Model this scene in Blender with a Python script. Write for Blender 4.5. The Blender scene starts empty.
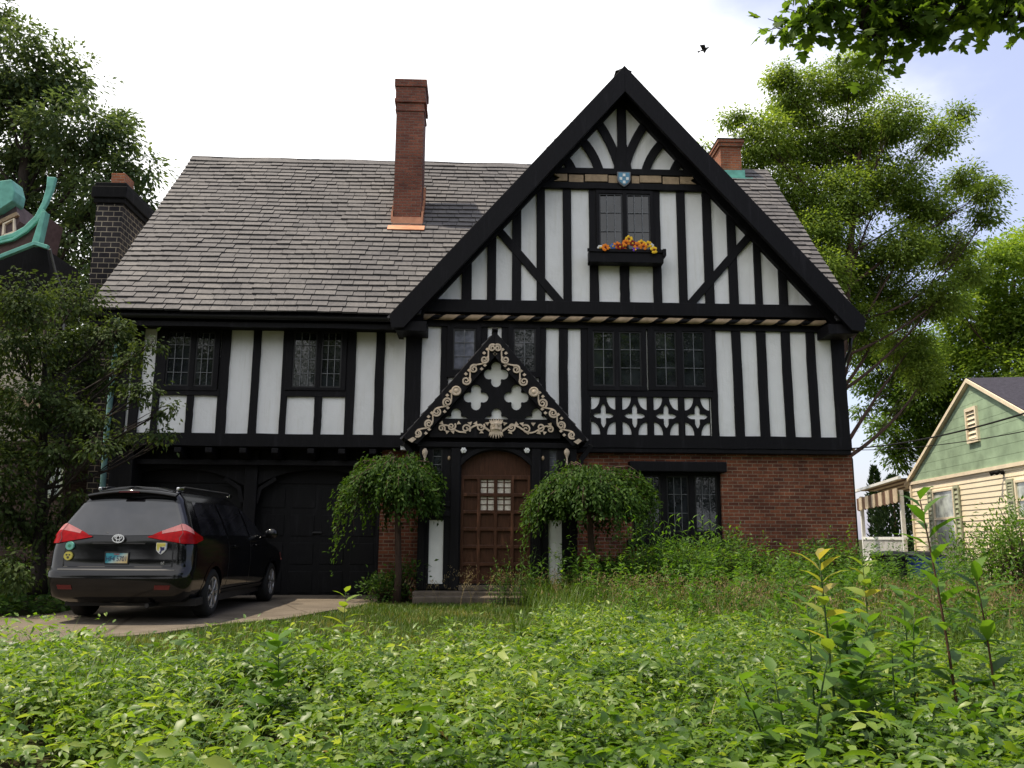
import bpy, math, random
import numpy as np
from mathutils import Vector, Matrix
from mathutils.geometry import tessellate_polygon

random.seed(7)
RNG = np.random.default_rng(11)
SC = bpy.context.scene
COL = SC.collection
R = math.radians

# ------------------------------------------------------------------ camera
F = 830.0
PITCH, YAW, ROLL = R(10.4), R(2.2), R(.35)
CAM = np.array([0., -17., 1.25])
fw = np.array([math.sin(YAW) * math.cos(PITCH), math.cos(YAW) * math.cos(PITCH), math.sin(PITCH)])
r0 = np.array([math.cos(YAW), -math.sin(YAW), 0.])
u0 = np.cross(r0, fw)
rt = math.cos(ROLL) * r0 + math.sin(ROLL) * u0
up = -math.sin(ROLL) * r0 + math.cos(ROLL) * u0


def ray(px, py):
    return fw * F + rt * (px - 512) - up * (py - 384)


def onY(px, py, Y):
    d = ray(px, py)
    return CAM + d * ((Y - CAM[1]) / d[1])


def onZ(px, py, Z):
    d = ray(px, py)
    return CAM + d * ((Z - CAM[2]) / d[2])


def onPlane(px, py, p0, n):
    d = ray(px, py)
    p0 = np.array(p0, float); n = np.array(n, float)
    return CAM + d * (((p0 - CAM) @ n) / (d @ n))


def PX(px, py, Y): return float(onY(px, py, Y)[0])
def PZ(px, py, Y): return float(onY(px, py, Y)[2])


def project(P):
    d = np.asarray(P, float) - CAM
    z = d @ fw
    z = np.where(np.abs(z) < 1e-3, 1e-3, z)
    return 512 + F * (d @ rt) / z, 384 - F * (d @ up) / z, z


cam_d = bpy.data.cameras.new('camera')
cam_d.sensor_width = 36
cam_d.lens = F / 1024 * 36
cam_d.clip_end = 3000
cam_d.clip_start = .05
cam = bpy.data.objects.new('camera', cam_d)
COL.objects.link(cam)
M4 = Matrix(((rt[0], up[0], -fw[0], CAM[0]), (rt[1], up[1], -fw[1], CAM[1]), (rt[2], up[2], -fw[2], CAM[2]), (0, 0, 0, 1)))
cam.matrix_world = M4
SC.camera = cam

# ------------------------------------------------------------------ objects


def tag(o, label=None, cat=None, group=None, kind=None):
    if label: o['label'] = label
    if cat: o['category'] = cat
    if group: o['group'] = group
    if kind: o['kind'] = kind
    return o


def empty(name, loc, label, cat, group=None):
    o = bpy.data.objects.new(name, None)
    o.empty_display_size = .2
    o.location = loc
    COL.objects.link(o)
    return tag(o, label, cat, group)


def link(name, me, mats, parent=None, smooth=False, bevel=0):
    o = bpy.data.objects.new(name, me)
    COL.objects.link(o)
    if not isinstance(mats, (list, tuple)): mats = [mats]
    for m in mats: me.materials.append(m)
    if parent is not None:
        o.parent = parent
        # children are authored in world coordinates
        L = Vector((0, 0, 0)); p = parent
        while p is not None:
            L += p.location; p = p.parent
        o.location = -L
    if smooth and len(me.polygons):
        me.polygons.foreach_set('use_smooth', [True] * len(me.polygons))
    if bevel:
        b = o.modifiers.new('soft_edges', 'BEVEL')
        b.width = bevel; b.segments = 2; b.limit_method = 'ANGLE'; b.angle_limit = R(40)
    return o


class MB:
    def __init__(s):
        s.v = []; s.f = []; s.mi = []; s.cur = 0; s.t = []; s.tint = .5

    def add(s, vs, fs):
        n = len(s.v)
        s.v.extend([tuple(map(float, p)) for p in vs])
        for f in fs:
            s.f.append(tuple(i + n for i in f)); s.mi.append(s.cur); s.t.append(s.tint)
        return s

    def box(s, x0, x1, y0, y1, z0, z1):
        v = [(x0, y0, z0), (x1, y0, z0), (x1, y1, z0), (x0, y1, z0), (x0, y0, z1), (x1, y0, z1), (x1, y1, z1), (x0, y1, z1)]
        return s.add(v, [(0, 3, 2, 1), (4, 5, 6, 7), (0, 1, 5, 4), (1, 2, 6, 5), (2, 3, 7, 6), (3, 0, 4, 7)])

    def obox(s, c, ax, ay, az):
        c, ax, ay, az = [np.array(q, float) for q in (c, ax, ay, az)]
        v = [c + i * ax + j * ay + k * az for k in (-1, 1) for (i, j) in ((-1, -1), (1, -1), (1, 1), (-1, 1))]
        return s.add(v, [(0, 3, 2, 1), (4, 5, 6, 7), (0, 1, 5, 4), (1, 2, 6, 5), (2, 3, 7, 6), (3, 0, 4, 7)])

    def bar(s, p, q, w, h, upv=(0, 0, 1)):
        p = np.array(p, float); q = np.array(q, float)
        d = q - p; L = np.linalg.norm(d); d /= L
        a = np.cross(d, upv)
        if np.linalg.norm(a) < 1e-4: a = np.cross(d, (1, 0, 0))
        a /= np.linalg.norm(a); b = np.cross(a, d)
        return s.obox((p + q) / 2, d * L / 2, a * w / 2, b * h / 2)

    def prism(s, poly, y0, y1, frame=None):
        """polygon in x,z extruded along y; frame(x, y, z) can place it elsewhere"""
        fr = frame or (lambda x, y, z: (x, y, z))
        A = sum(poly[i][0] * poly[(i + 1) % len(poly)][1] - poly[(i + 1) % len(poly)][0] * poly[i][1] for i in range(len(poly)))
        if A < 0: poly = poly[::-1]
        n = len(poly)
        v = [fr(x, y0, z) for x, z in poly] + [fr(x, y1, z) for x, z in poly]
        tri = tessellate_polygon([[Vector((x, z, 0)) for x, z in poly]]) if n > 4 else [tuple(range(n))]
        fs = []
        for t in tri:
            fs.append(tuple(t)); fs.append(tuple(i + n for i in t[::-1]))
        for i in range(n):
            j = (i + 1) % n
            fs.append((i, i + n, j + n, j))
        return s.add(v, fs)

    def plate(s, outer, holes, y0, y1, frame=None):
        """flat plate in the x-z plane with holes"""
        fr = frame or (lambda x, y, z: (x, y, z))
        loops = [outer] + holes
        flat = [p for l in loops for p in l]
        n = len(flat)
        tri = tessellate_polygon([[Vector((x, z, 0)) for x, z in l] for l in loops])
        v = [fr(x, y0, z) for x, z in flat] + [fr(x, y1, z) for x, z in flat]
        fs = []
        for t in tri:
            fs.append(tuple(t)); fs.append(tuple(i + n for i in t[::-1]))
        k = 0
        for l in loops:
            m = len(l)
            for i in range(m):
                a, b = k + i, k + (i + 1) % m
                fs.append((a, a + n, b + n, b))
            k += m
        return s.add(v, fs)

    def ribbon(s, pts, w, y0, y1, frame=None):
        """bent bar in the x-z plane"""
        pts = [np.array(p, float) for p in pts]
        L, Rr = [], []
        n = len(pts)
        for i, p in enumerate(pts):
            d = pts[min(i + 1, n - 1)] - pts[max(i - 1, 0)]
            d /= max(np.linalg.norm(d), 1e-9)
            nn = np.array([-d[1], d[0]])
            ww = w[i] if hasattr(w, '__len__') else w
            L.append(p + nn * ww / 2); Rr.append(p - nn * ww / 2)
        fr = frame or (lambda x, y, z: (x, y, z))
        v = []
        for i in range(n):
            v += [fr(L[i][0], y0, L[i][1]), fr(Rr[i][0], y0, Rr[i][1]), fr(Rr[i][0], y1, Rr[i][1]), fr(L[i][0], y1, L[i][1])]
        fs = [(0, 3, 2, 1), tuple(4 * (n - 1) + k for k in (0, 1, 2, 3))]
        for i in range(n - 1):
            a, b = 4 * i, 4 * i + 4
            for k in range(4):
                fs.append((a + k, a + (k + 1) % 4, b + (k + 1) % 4, b + k))
        return s.add(v, fs)

    def tube(s, pts, rad, n=8, cap=True):
        pts = [np.array(p, float) for p in pts]
        m = len(pts)
        prev = None; v = []
        for i, p in enumerate(pts):
            d = pts[min(i + 1, m - 1)] - pts[max(i - 1, 0)]
            d /= max(np.linalg.norm(d), 1e-9)
            if prev is None:
                a = np.cross(d, (0, 0, 1))
                if np.linalg.norm(a) < 1e-3: a = np.cross(d, (1, 0, 0))
            else:
                a = prev - d * (prev @ d)
            a /= max(np.linalg.norm(a), 1e-9); prev = a
            b = np.cross(d, a)
            r = rad[i] if hasattr(rad, '__len__') else rad
            for k in range(n):
                t = 2 * math.pi * k / n
                v.append(p + r * (math.cos(t) * a + math.sin(t) * b))
        fs = []
        for i in range(m - 1):
            for k in range(n):
                fs.append((i * n + k, i * n + (k + 1) % n, (i + 1) * n + (k + 1) % n, (i + 1) * n + k))
        if cap:
            fs.append(tuple(range(n))[::-1]); fs.append(tuple((m - 1) * n + k for k in range(n)))
        return s.add(v, fs)

    def lathe(s, prof, c, axis='z', n=20):
        v = []; m = len(prof)
        for r, h in prof:
            for k in range(n):
                t = 2 * math.pi * k / n
                a, b = r * math.cos(t), r * math.sin(t)
                v.append({'z': (c[0] + a, c[1] + b, c[2] + h), 'x': (c[0] + h, c[1] + a, c[2] + b), 'y': (c[0] + a, c[1] + h, c[2] + b)}[axis])
        fs = [(i * n + k, i * n + (k + 1) % n, (i + 1) * n + (k + 1) % n, (i + 1) * n + k) for i in range(m - 1) for k in range(n)]
        return s.add(v, fs)

    def ball(s, c, r, n=10):
        rx, ry, rz = r if hasattr(r, '__len__') else (r, r, r)
        v = []; m = max(4, n // 2 + 1)
        for i in range(m + 1):
            a = math.pi * i / m
            for k in range(n):
                t = 2 * math.pi * k / n
                v.append((c[0] + rx * math.sin(a) * math.cos(t), c[1] + ry * math.sin(a) * math.sin(t), c[2] + rz * math.cos(a)))
        fs = [(i * n + k, (i + 1) * n + k, (i + 1) * n + (k + 1) % n, i * n + (k + 1) % n) for i in range(m) for k in range(n)]
        return s.add(v, fs)

    def grid(s, rows):
        m = len(rows); n = len(rows[0])
        return s.add([p for r in rows for p in r], [(i * n + k, i * n + k + 1, (i + 1) * n + k + 1, (i + 1) * n + k) for i in range(m - 1) for k in range(n - 1)])

    def build(s, name, mat, parent=None, smooth=False, bevel=0, tint=False, fix=True):
        me = bpy.data.meshes.new(name)
        me.from_pydata(s.v, [], s.f)
        if fix and not smooth or fix:
            import bmesh
            bm = bmesh.new(); bm.from_mesh(me)
            bmesh.ops.recalc_face_normals(bm, faces=bm.faces)
            bm.to_mesh(me); bm.free()
        if max(s.mi, default=0) > 0: me.polygons.foreach_set('material_index', s.mi)
        if tint:
            a = me.attributes.new('tint', 'FLOAT', 'FACE')
            a.data.foreach_set('value', s.t)
        me.update()
        return link(name, me, mat, parent, smooth, bevel)


# ------------------------------------------------------------------ materials


class NT:
    def __init__(s, name):
        s.m = bpy.data.materials.new(name)
        s.m.use_nodes = True
        s.t = s.m.node_tree
        s.t.nodes.clear()
        s.out = s.n('ShaderNodeOutputMaterial')

    def n(s, k, **kw):
        x = s.t.nodes.new(k)
        for a, b in kw.items():
            if a in x.inputs: x.inputs[a].default_value = b
            else: setattr(x, a, b)
        return x

    def l(s, a, b): s.t.links.new(a, b)

    def ramp(s, fac, stops):
        r = s.n('ShaderNodeValToRGB')
        e = r.color_ramp.elements
        while len(e) > 1: e.remove(e[-1])
        e[0].position = stops[0][0]; e[0].color = (*stops[0][1], 1)
        for p, c in stops[1:]:
            q = e.new(p); q.color = (*c, 1)
        s.l(fac, r.inputs['Fac'])
        return r.outputs['Color']

    def noise(s, scale, detail=4, vec=None, rough=.55, obj=True):
        x = s.n('ShaderNodeTexNoise')
        x.inputs['Scale'].default_value = scale; x.inputs['Detail'].default_value = detail; x.inputs['Roughness'].default_value = rough
        if vec is None:
            vec = s.n('ShaderNodeTexCoord').outputs['Object']
        s.l(vec, x.inputs['Vector'])
        return x.outputs['Fac']

    def mapping(s, sc, vec=None):
        mp = s.n('ShaderNodeMapping')
        mp.inputs['Scale'].default_value = sc
        s.l(vec or s.n('ShaderNodeTexCoord').outputs['Object'], mp.inputs['Vector'])
        return mp.outputs['Vector']

    def bump(s, h, strength=.3, dist=.02, normal=None):
        b = s.n('ShaderNodeBump')
        b.inputs['Strength'].default_value = strength; b.inputs['Distance'].default_value = dist
        s.l(h, b.inputs['Height'])
        if normal: s.l(normal, b.inputs['Normal'])
        return b.outputs['Normal']

    def mix(s, fac, a, b, mode='MIX'):
        x = s.n('ShaderNodeMix'); x.data_type = 'RGBA'; x.blend_type = mode
        for v, sock in ((fac, x.inputs[0]), (a, x.inputs[6]), (b, x.inputs[7])):
            if hasattr(v, 'links'): s.l(v, sock)
            elif hasattr(v, '__len__'): sock.default_value = (*v, 1)
            else: sock.default_value = v
        return x.outputs[2]

    def pbsdf(s, color, rough=.6, spec=.5, metal=0, normal=None, coat=0, coat_rough=.03, trans=0):
        p = s.n('ShaderNodeBsdfPrincipled')
        for v, k in ((color, 'Base Color'), (rough, 'Roughness')):
            if hasattr(v, 'links'): s.l(v, p.inputs[k])
            elif hasattr(v, '__len__'): p.inputs[k].default_value = (*v, 1)
            else: p.inputs[k].default_value = v
        p.inputs['Specular IOR Level'].default_value = spec
        p.inputs['Metallic'].default_value = metal
        p.inputs['Coat Weight'].default_value = coat
        p.inputs['Coat Roughness'].default_value = coat_rough
        p.inputs['Transmission Weight'].default_value = trans
        if normal: s.l(normal, p.inputs['Normal'])
        s.l(p.outputs[0], s.out.inputs['Surface'])
        return p


def simple(name, c, rough=.6, spec=.5, metal=0, var=.25, scale=6, bump=0, coat=0, bscale=60):
    t = NT(name)
    f = t.noise(scale, 5)
    lo = tuple(x * (1 - var) for x in c); hi = tuple(min(1, x * (1 + var)) for x in c)
    nrm = t.bump(t.noise(bscale, 4), bump, .01) if bump else None
    t.pbsdf(t.ramp(f, [(.25, lo), (.75, hi)]), rough, spec, metal, nrm, coat)
    return t.m


def timber_mat(name, c, rough=.55):
    t = NT(name)
    v = t.mapping((3, 3, .5))
    f = t.noise(9, 6, v, .65)
    g = t.noise(1.3, 3)
    col = t.mix(g, t.ramp(f, [(.3, tuple(x * .7 for x in c)), (.7, tuple(x * 1.4 for x in c))]), tuple(x * 1.8 for x in c))
    cc_ = t.mix(t.ramp(t.noise(4, 6, t.mapping((2, 2, .22)), .7), [(.56, (0, 0, 0)), (.72, (.8, .8, .8))]), t.ramp(f, [(.3, tuple(x * .75 for x in c)), (.72, tuple(x * 1.5 for x in c))]), tuple(x * 3.2 + .004 for x in c))
    t.pbsdf(cc_, rough, .16, 0, t.bump(f, .35, .012))
    return t.m


def plaster_mat():
    t = NT('plaster')
    f = t.noise(2.0, 6, t.mapping((1, 1, .35)), .6)
    f2 = t.noise(45, 4)
    c = t.ramp(f, [(.2, (.66, .655, .64)), (.5, (.74, .74, .73)), (.85, (.79, .79, .785))])
    st = t.noise(6, 6, t.mapping((1.6, 1.6, .12)), .7)
    c = t.mix(1, c, t.ramp(st, [(.34, (.93, .925, .90)), (.46, (1, 1, 1))]), 'MULTIPLY')
    tr = t.noise(5, 5, t.mapping((1, 1, .8)), .6)
    t.pbsdf(c, .85, .2, 0, t.bump(f2, .25, .006, t.bump(tr, .5, .04)))
    return t.m


def brick_mat(name, c1, c2, mortar, bw=.215, bh=.073, ms=.011):
    t = NT(name)
    sx = t.n('ShaderNodeSeparateXYZ'); t.l(t.n('ShaderNodeTexCoord').outputs['Object'], sx.inputs[0])
    ad = t.n('ShaderNodeMath', operation='ADD'); t.l(sx.outputs[0], ad.inputs[0]); t.l(sx.outputs[1], ad.inputs[1])
    cx = t.n('ShaderNodeCombineXYZ'); t.l(ad.outputs[0], cx.inputs[0]); t.l(sx.outputs[2], cx.inputs[1])
    b = t.n('ShaderNodeTexBrick')
    t.l(cx.outputs[0], b.inputs['Vector'])
    b.inputs['Scale'].default_value = 1
    b.inputs['Brick Width'].default_value = bw; b.inputs['Row Height'].default_value = bh
    b.inputs['Mortar Size'].default_value = ms; b.inputs['Mortar Smooth'].default_value = .3; b.inputs['Bias'].default_value = 0
    b.inputs['Color1'].default_value = (*c1, 1); b.inputs['Color2'].default_value = (*c2, 1); b.inputs['Mortar'].default_value = (*mortar, 1)
    blot = t.ramp(t.noise(2.2, 6), [(.3, (.62, .62, .65)), (.7, (1.15, 1.1, 1.05))])
    col = t.mix(1, b.outputs['Color'], blot, 'MULTIPLY')
    col = t.mix(1, col, t.ramp(t.noise(30, 4), [(.3, (.75, .75, .75)), (.7, (1.15, 1.15, 1.15))]), 'MULTIPLY')
    col = t.mix(1, col, t.ramp(t.noise(.9, 5), [(.35, (.72, .70, .70)), (.65, (1.1, 1.1, 1.1))]), 'MULTIPLY')
    inv = t.n('ShaderNodeMath', operation='SUBTRACT'); inv.inputs[0].default_value = 1; t.l(b.outputs['Fac'], inv.inputs[1])
    nn = t.bump(t.noise(40, 4), .3, .006, t.bump(inv.outputs[0], .8, .012))
    t.pbsdf(col, .9, .25, 0, nn)
    return t.m


def tint_mat(name, stops, rough=.8, spec=.3, nscale=14, bump=.35):
    t = NT(name)
    a = t.n('ShaderNodeAttribute', attribute_name='tint')
    c = t.ramp(a.outputs['Fac'], stops)
    c = t.mix(1, c, t.ramp(t.noise(nscale, 6), [(.3, (.72, .72, .74)), (.7, (1.18, 1.16, 1.14))]), 'MULTIPLY')
    c = t.mix(1, c, t.ramp(t.noise(.7, 4), [(.35, (.84, .84, .86)), (.7, (1.08, 1.07, 1.05))]), 'MULTIPLY')
    t.pbsdf(c, rough, spec, 0, t.bump(t.noise(nscale * 2, 5), bump, .012))
    return t.m


def leaf_mat(name, stops, transl=.45, gloss=.35, tcol=1.5, rough=.5):
    t = NT(name)
    a = t.n('ShaderNodeAttribute', attribute_name='tint')
    c = t.ramp(a.outputs['Fac'], stops)
    p = t.n('ShaderNodeBsdfPrincipled')
    t.l(c, p.inputs['Base Color']); p.inputs['Roughness'].default_value = rough; p.inputs['Specular IOR Level'].default_value = gloss
    tr = t.n('ShaderNodeBsdfTranslucent')
    t.l(t.mix(1, c, (tcol * 1.15, tcol * 1.1, tcol * .5), 'MULTIPLY'), tr.inputs['Color'])
    mx = t.n('ShaderNodeMixShader'); mx.inputs[0].default_value = transl
    t.l(p.outputs[0], mx.inputs[1]); t.l(tr.outputs[0], mx.inputs[2])
    t.l(mx.outputs[0], t.out.inputs['Surface'])
    return t.m


def glass_dark(name, c=(.012, .014, .016), rough=.03, spec=.6, bump=.08, bs=5):
    t = NT(name)
    t.pbsdf(t.ramp(t.noise(3, 4), [(.35, tuple(x * .5 for x in c)), (.65, tuple(x * 1.8 for x in c))]), rough, spec, 0, t.bump(t.noise(bs, 2), bump, .02))
    return t.m


M = {}
M['timber'] = timber_mat('black_timber', (.0040, .0036, .0046), .62)
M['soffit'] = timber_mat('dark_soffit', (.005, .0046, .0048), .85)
M['door_black'] = timber_mat('black_door_paint', (.004, .004, .0048), .55)
M['plaster'] = plaster_mat()
M['brick'] = brick_mat('red_brick', (.275, .093, .046), (.118, .041, .026), (.27, .205, .145), .215, .073, .009)
M['brick_chimney'] = brick_mat('chimney_brick', (.28, .10, .062), (.17, .06, .042), (.19, .13, .10))
M['brick_orange'] = brick_mat('orange_brick', (.38, .135, .06), (.28, .09, .045), (.28, .2, .14))
M['stone_dark'] = brick_mat('dark_stone', (.022, .020, .024), (.045, .040, .042), (.36, .32, .24), .27, .135, .011)
M['brick_far'] = brick_mat('dark_brown_brick', (.07, .042, .034), (.045, .03, .026), (.09, .07, .055))
M['slate'] = tint_mat('slate_tiles', [(0, (.072, .070, .072)), (.4, (.100, .096, .097)), (.7, (.114, .109, .108)), (1, (.142, .136, .132))])
M['copper'] = simple('new_copper', (.40, .19, .115), .5, .5, .85, .25, 5)
M['verdigris'] = simple('verdigris', (.15, .40, .32), .7, .3, 0, .3, 5, .2)
M['cream'] = simple('cream_carving', (.58, .47, .35), .7, .3, 0, .28, 9, .3)
M['tan_board'] = simple('weathered_tan', (.33, .24, .15), .75, .3, 0, .3, 9, .3)
M['white_paint'] = simple('white_paint', (.74, .74, .71), .6, .3, 0, .08, 5)
M['oak'] = timber_mat('brown_oak', (.055, .023, .012), .5)
M['lead'] = simple('lead_came', (.13, .135, .14), .5, .5, .4, .3, 10)
M['glass'] = glass_dark('old_glass')
M['glass_sky_sheen'] = glass_dark('sky_sheen_glass', (.10, .105, .13), .08, .6, .1)  # paler bluish base colour stands in for sky reflected in the pane
M['curtain'] = simple('lace_curtain', (.55, .5, .42), .9, .1, 0, .3, 14)
M['stone_pipe'] = simple('patinated_pipe', (.13, .24, .22), .6, .3, 0, .3, 6)
M['stone_step'] = simple('step_stone', (.11, .088, .066), .85, .3, 0, .3, 7, .5, 0, 25)
M['crest_blue'] = simple('crest_blue', (.10, .27, .40), .5, .4, 0, .2, 20)
M['iron'] = simple('black_iron', (.012, .012, .013), .45, .5, .3, .2, 20)
# ================================================================== light and sky
SUN_EL, SUN_AZ = R(67), math.atan2(-.97, .03)
sdir = Vector((math.sin(SUN_AZ) * math.cos(SUN_EL), math.cos(SUN_AZ) * math.cos(SUN_EL), math.sin(SUN_EL)))
sl_ = bpy.data.lights.new('sun', 'SUN')
sl_.energy = 4.5; sl_.angle = R(1.2); sl_.color = (1, .88, .70)
so = bpy.data.objects.new('sun', sl_)
so.rotation_euler = sdir.to_track_quat('Z', 'Y').to_euler()
so.location = (-30, 0, 40)
COL.objects.link(so)
W = bpy.data.worlds.new('World'); SC.world = W; W.use_nodes = True
wt = W.node_tree; wt.nodes.clear()
wo = wt.nodes.new('ShaderNodeOutputWorld'); bg = wt.nodes.new('ShaderNodeBackground')
sky = wt.nodes.new('ShaderNodeTexSky'); sky.sky_type = 'NISHITA'; sky.sun_disc = False
sky.sun_elevation = SUN_EL; sky.sun_rotation = SUN_AZ
sky.air_density = 1.2; sky.dust_density = 2.0
tc = wt.nodes.new('ShaderNodeTexCoord')
mp = wt.nodes.new('ShaderNodeMapping'); mp.inputs['Scale'].default_value = (1, 1, 1.9); mp.inputs['Location'].default_value = (3.3, 1.7, .4)
wt.links.new(tc.outputs['Generated'], mp.inputs['Vector'])
nz = wt.nodes.new('ShaderNodeTexNoise'); nz.inputs['Scale'].default_value = 2.6; nz.inputs['Detail'].default_value = 7; nz.inputs['Roughness'].default_value = .5
wt.links.new(mp.outputs[0], nz.inputs['Vector'])
sx = wt.nodes.new('ShaderNodeSeparateXYZ'); wt.links.new(tc.outputs['Generated'], sx.inputs[0])
# the cloud sheet thins out towards the east
ma = wt.nodes.new('ShaderNodeMath'); ma.operation = 'MULTIPLY_ADD'; ma.inputs[1].default_value = 1.05; ma.inputs[2].default_value = -.13
wt.links.new(sx.outputs[0], ma.inputs[0])
mb_ = wt.nodes.new('ShaderNodeMath'); mb_.operation = 'ADD'; wt.links.new(ma.outputs[0], mb_.inputs[0]); wt.links.new(nz.outputs['Fac'], mb_.inputs[1])
mr = wt.nodes.new('ShaderNodeMapRange'); mr.interpolation_type = 'SMOOTHSTEP'
mr.inputs[1].default_value = .50; mr.inputs[2].default_value = .86; mr.inputs[3].default_value = 0; mr.inputs[4].default_value = .92
wt.links.new(mb_.outputs[0], mr.inputs[0])
tintn = wt.nodes.new('ShaderNodeMix'); tintn.data_type = 'RGBA'; tintn.blend_type = 'ADD'
tintn.inputs[0].default_value = 1; tintn.inputs[7].default_value = (2.0, 1.9, 2.9, 1)
wt.links.new(sky.outputs[0], tintn.inputs[6])
mxw = wt.nodes.new('ShaderNodeMix'); mxw.data_type = 'RGBA'
cl = wt.nodes.new('ShaderNodeValToRGB')
cl.color_ramp.elements[0].position = .34; cl.color_ramp.elements[0].color = (.80, .83, .90, 1)
cl.color_ramp.elements[1].position = .60; cl.color_ramp.elements[1].color = (1, 1, 1, 1)
nz2 = wt.nodes.new('ShaderNodeTexNoise'); nz2.inputs['Scale'].default_value = 1.5; nz2.inputs['Detail'].default_value = 6; nz2.inputs['Roughness'].default_value = .55
mp2 = wt.nodes.new('ShaderNodeMapping'); mp2.inputs['Scale'].default_value = (1, 1, 2.2); mp2.inputs['Location'].default_value = (.6, 2.2, 1.1)
wt.links.new(tc.outputs['Generated'], mp2.inputs['Vector']); wt.links.new(mp2.outputs[0], nz2.inputs['Vector']); wt.links.new(nz2.outputs['Fac'], cl.inputs['Fac'])
clm = wt.nodes.new('ShaderNodeMix'); clm.data_type = 'RGBA'; clm.blend_type = 'MULTIPLY'; clm.inputs[0].default_value = 1; clm.inputs[7].default_value = (12.0, 12.0, 12.0, 1)
wt.links.new(cl.outputs['Color'], clm.inputs[6]); wt.links.new(clm.outputs[2], mxw.inputs[6])
wt.links.new(tintn.outputs[2], mxw.inputs[7]); wt.links.new(mr.outputs[0], mxw.inputs[0])
wt.links.new(mxw.outputs[2], bg.inputs['Color']); bg.inputs['Strength'].default_value = .1
wt.links.new(bg.outputs[0], wo.inputs['Surface'])
SC.view_settings.view_transform = 'Standard'; SC.view_settings.look = 'None'
SC.view_settings.exposure = .50; SC.view_settings.gamma = 1
SC.cycles.max_bounces = 8; SC.cycles.diffuse_bounces = 3; SC.cycles.glossy_bounces = 3; SC.cycles.transmission_bounces = 4; SC.cycles.transparent_max_bounces = 6
SC.cycles.use_denoising = True
SC.cycles.sample_clamp_indirect = 6
# ================================================================== the timbered house
HOUSE = empty('timbered_house', (0, 0, 0), 'large black and white half-timbered house with steep slate roof and carved porch', 'house')


def part(mb, name, mat, parent=None, bevel=0, smooth=False, tint=False):
    return mb.build(name, M[mat] if isinstance(mat, str) else mat, parent or HOUSE, smooth, bevel, tint)


def jit(a=.004): return random.uniform(-a, a)


XL, XC, XR = -7.5, -1.62, 7.72          # left end, join of the two wings, right end
YW, YL = 0.0, .2                        # wall planes: gabled wing and garage wing
Z1, ZE = 3.08, 5.72                     # top of ground floor, eaves
RY, RZ, EY, EZ = 4.6, 11.3, -.38, 5.62  # main ridge and front eaves
GX, GZ = 3.02, 11.24                    # gable apex
GLX, GLZ, GRX, GRZ = -1.86, 5.60, 7.92, 5.68
SL, SR = (GZ - GLZ) / (GX - GLX), (GZ - GRZ) / (GRX - GX)


def rake(x):
    return GZ - (GX - x) * SL if x < GX else GZ - (x - GX) * SR


# ---- walls
part(MB().box(XC, XR - .05, YW, YW + .22, Z1 - .1, 5.95), 'plaster_wall', 'plaster')
part(MB().box(XL + .03, XC, YL, YL + .22, 3.2, 5.62), 'plaster_wall', 'plaster')
gp = [(-1.35, 5.85), (7.38, 5.85)] + [(x, rake(x) - .2) for x in (7.38, GX, -1.35)]
part(MB().prism(gp, -.15, .12), 'gable_wall', 'plaster')
wx0, wx1 = PX(632, 505, .12), PX(722, 505, .12)
wz0, wz1 = PZ(676, 541, .12), PZ(676, 470, .12)
bx0 = PX(574, 520, .12)
part(MB().plate([(bx0 - .6, -.3), (7.80, -.3), (7.80, 3.1), (bx0 - .6, 3.1)], [[(wx0, wz0), (wx1, wz0), (wx1, wz1), (wx0, wz1)]], .12, .42), 'brick_wall', 'brick')
part(MB().box(7.45, 7.795, .425, 9.0, -.3, 3.1), 'brick_wall', 'brick')
part(MB().box(7.4, 7.70, .23, 9.0, 3.11, 5.6), 'plaster_wall', 'plaster')
part(MB().prism([(.0, 5.61), (9.2, 5.61), (4.6, 10.95)], 7.45, 7.69, frame=lambda a, b, c: (b, a, c)), 'gable_wall', 'plaster')
part(MB().prism([(.2, 5.61), (9.2, 5.61), (4.6, 10.95)], XL + .05, XL + .3, frame=lambda a, b, c: (b, a, c)), 'gable_wall', 'plaster')
part(MB().box(XL + .05, XL + .3, .43, 9.0, -.3, 5.6), 'brick_wall', 'brick_far')
part(MB().box(XL + .06, 7.78, 9.0, 9.25, -.3, 5.6), 'brick_wall', 'brick')
part(MB().box(XL + .31, 7.4, 6.2, 6.4, -.3, 5.4), 'partition_wall', 'soffit')
part(MB().box(XL + .1, XC + .3, .43, 6.2, 3.12, 3.2), 'upper_floor', 'soffit')


# ---- timbers
def timber(x0, x1, z0, z1, Y, name='timber_post', proud=.045, back=.03, top=None):
    if top is None:
        if z1 - z0 > x1 - x0:      # hand-hewn: edges wander a little
            k = 8
            zz = [z0 + (z1 - z0) * i / k for i in range(k + 1)]
            bow = jit(.006)
            le = [(x0 + jit(.005) + bow * math.sin(math.pi * i / k), z) for i, z in enumerate(zz)]
            ri = [(x1 + jit(.005) + bow * math.sin(math.pi * i / k), z) for i, z in enumerate(zz)]
            poly = le[::-1] + ri
        else:
            k = max(4, int((x1 - x0) / .4))
            xx = [x0 + (x1 - x0) * i / k for i in range(k + 1)]
            poly = [(x, z0 + jit(.006)) for x in xx] + [(x, z1 + jit(.006)) for x in xx[::-1]]
        mb = MB().prism(poly, Y - proud + jit(.003), Y + back)
    else:
        mb = MB().prism([(x0 + jit(), z0), (x1 + jit(), z0), (x1 + jit(), top(x1)), (x0 + jit(), top(x0))], Y - proud + jit(.003), Y + back)
    return part(mb, name, 'timber', bevel=.008)


def posts(lst, Y, pym, z0, z1, **k):
    for a, b in lst:
        timber(PX(a, pym, Y), PX(b, pym, Y), z0, z1, Y, **k)


zt, zb = PZ(640, 330, 0), PZ(640, 435.6, 0)     # panel top and bottom, gabled wing
ztl, zbl = PZ(300, 330, YL), PZ(300, 434.4, YL)
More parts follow.
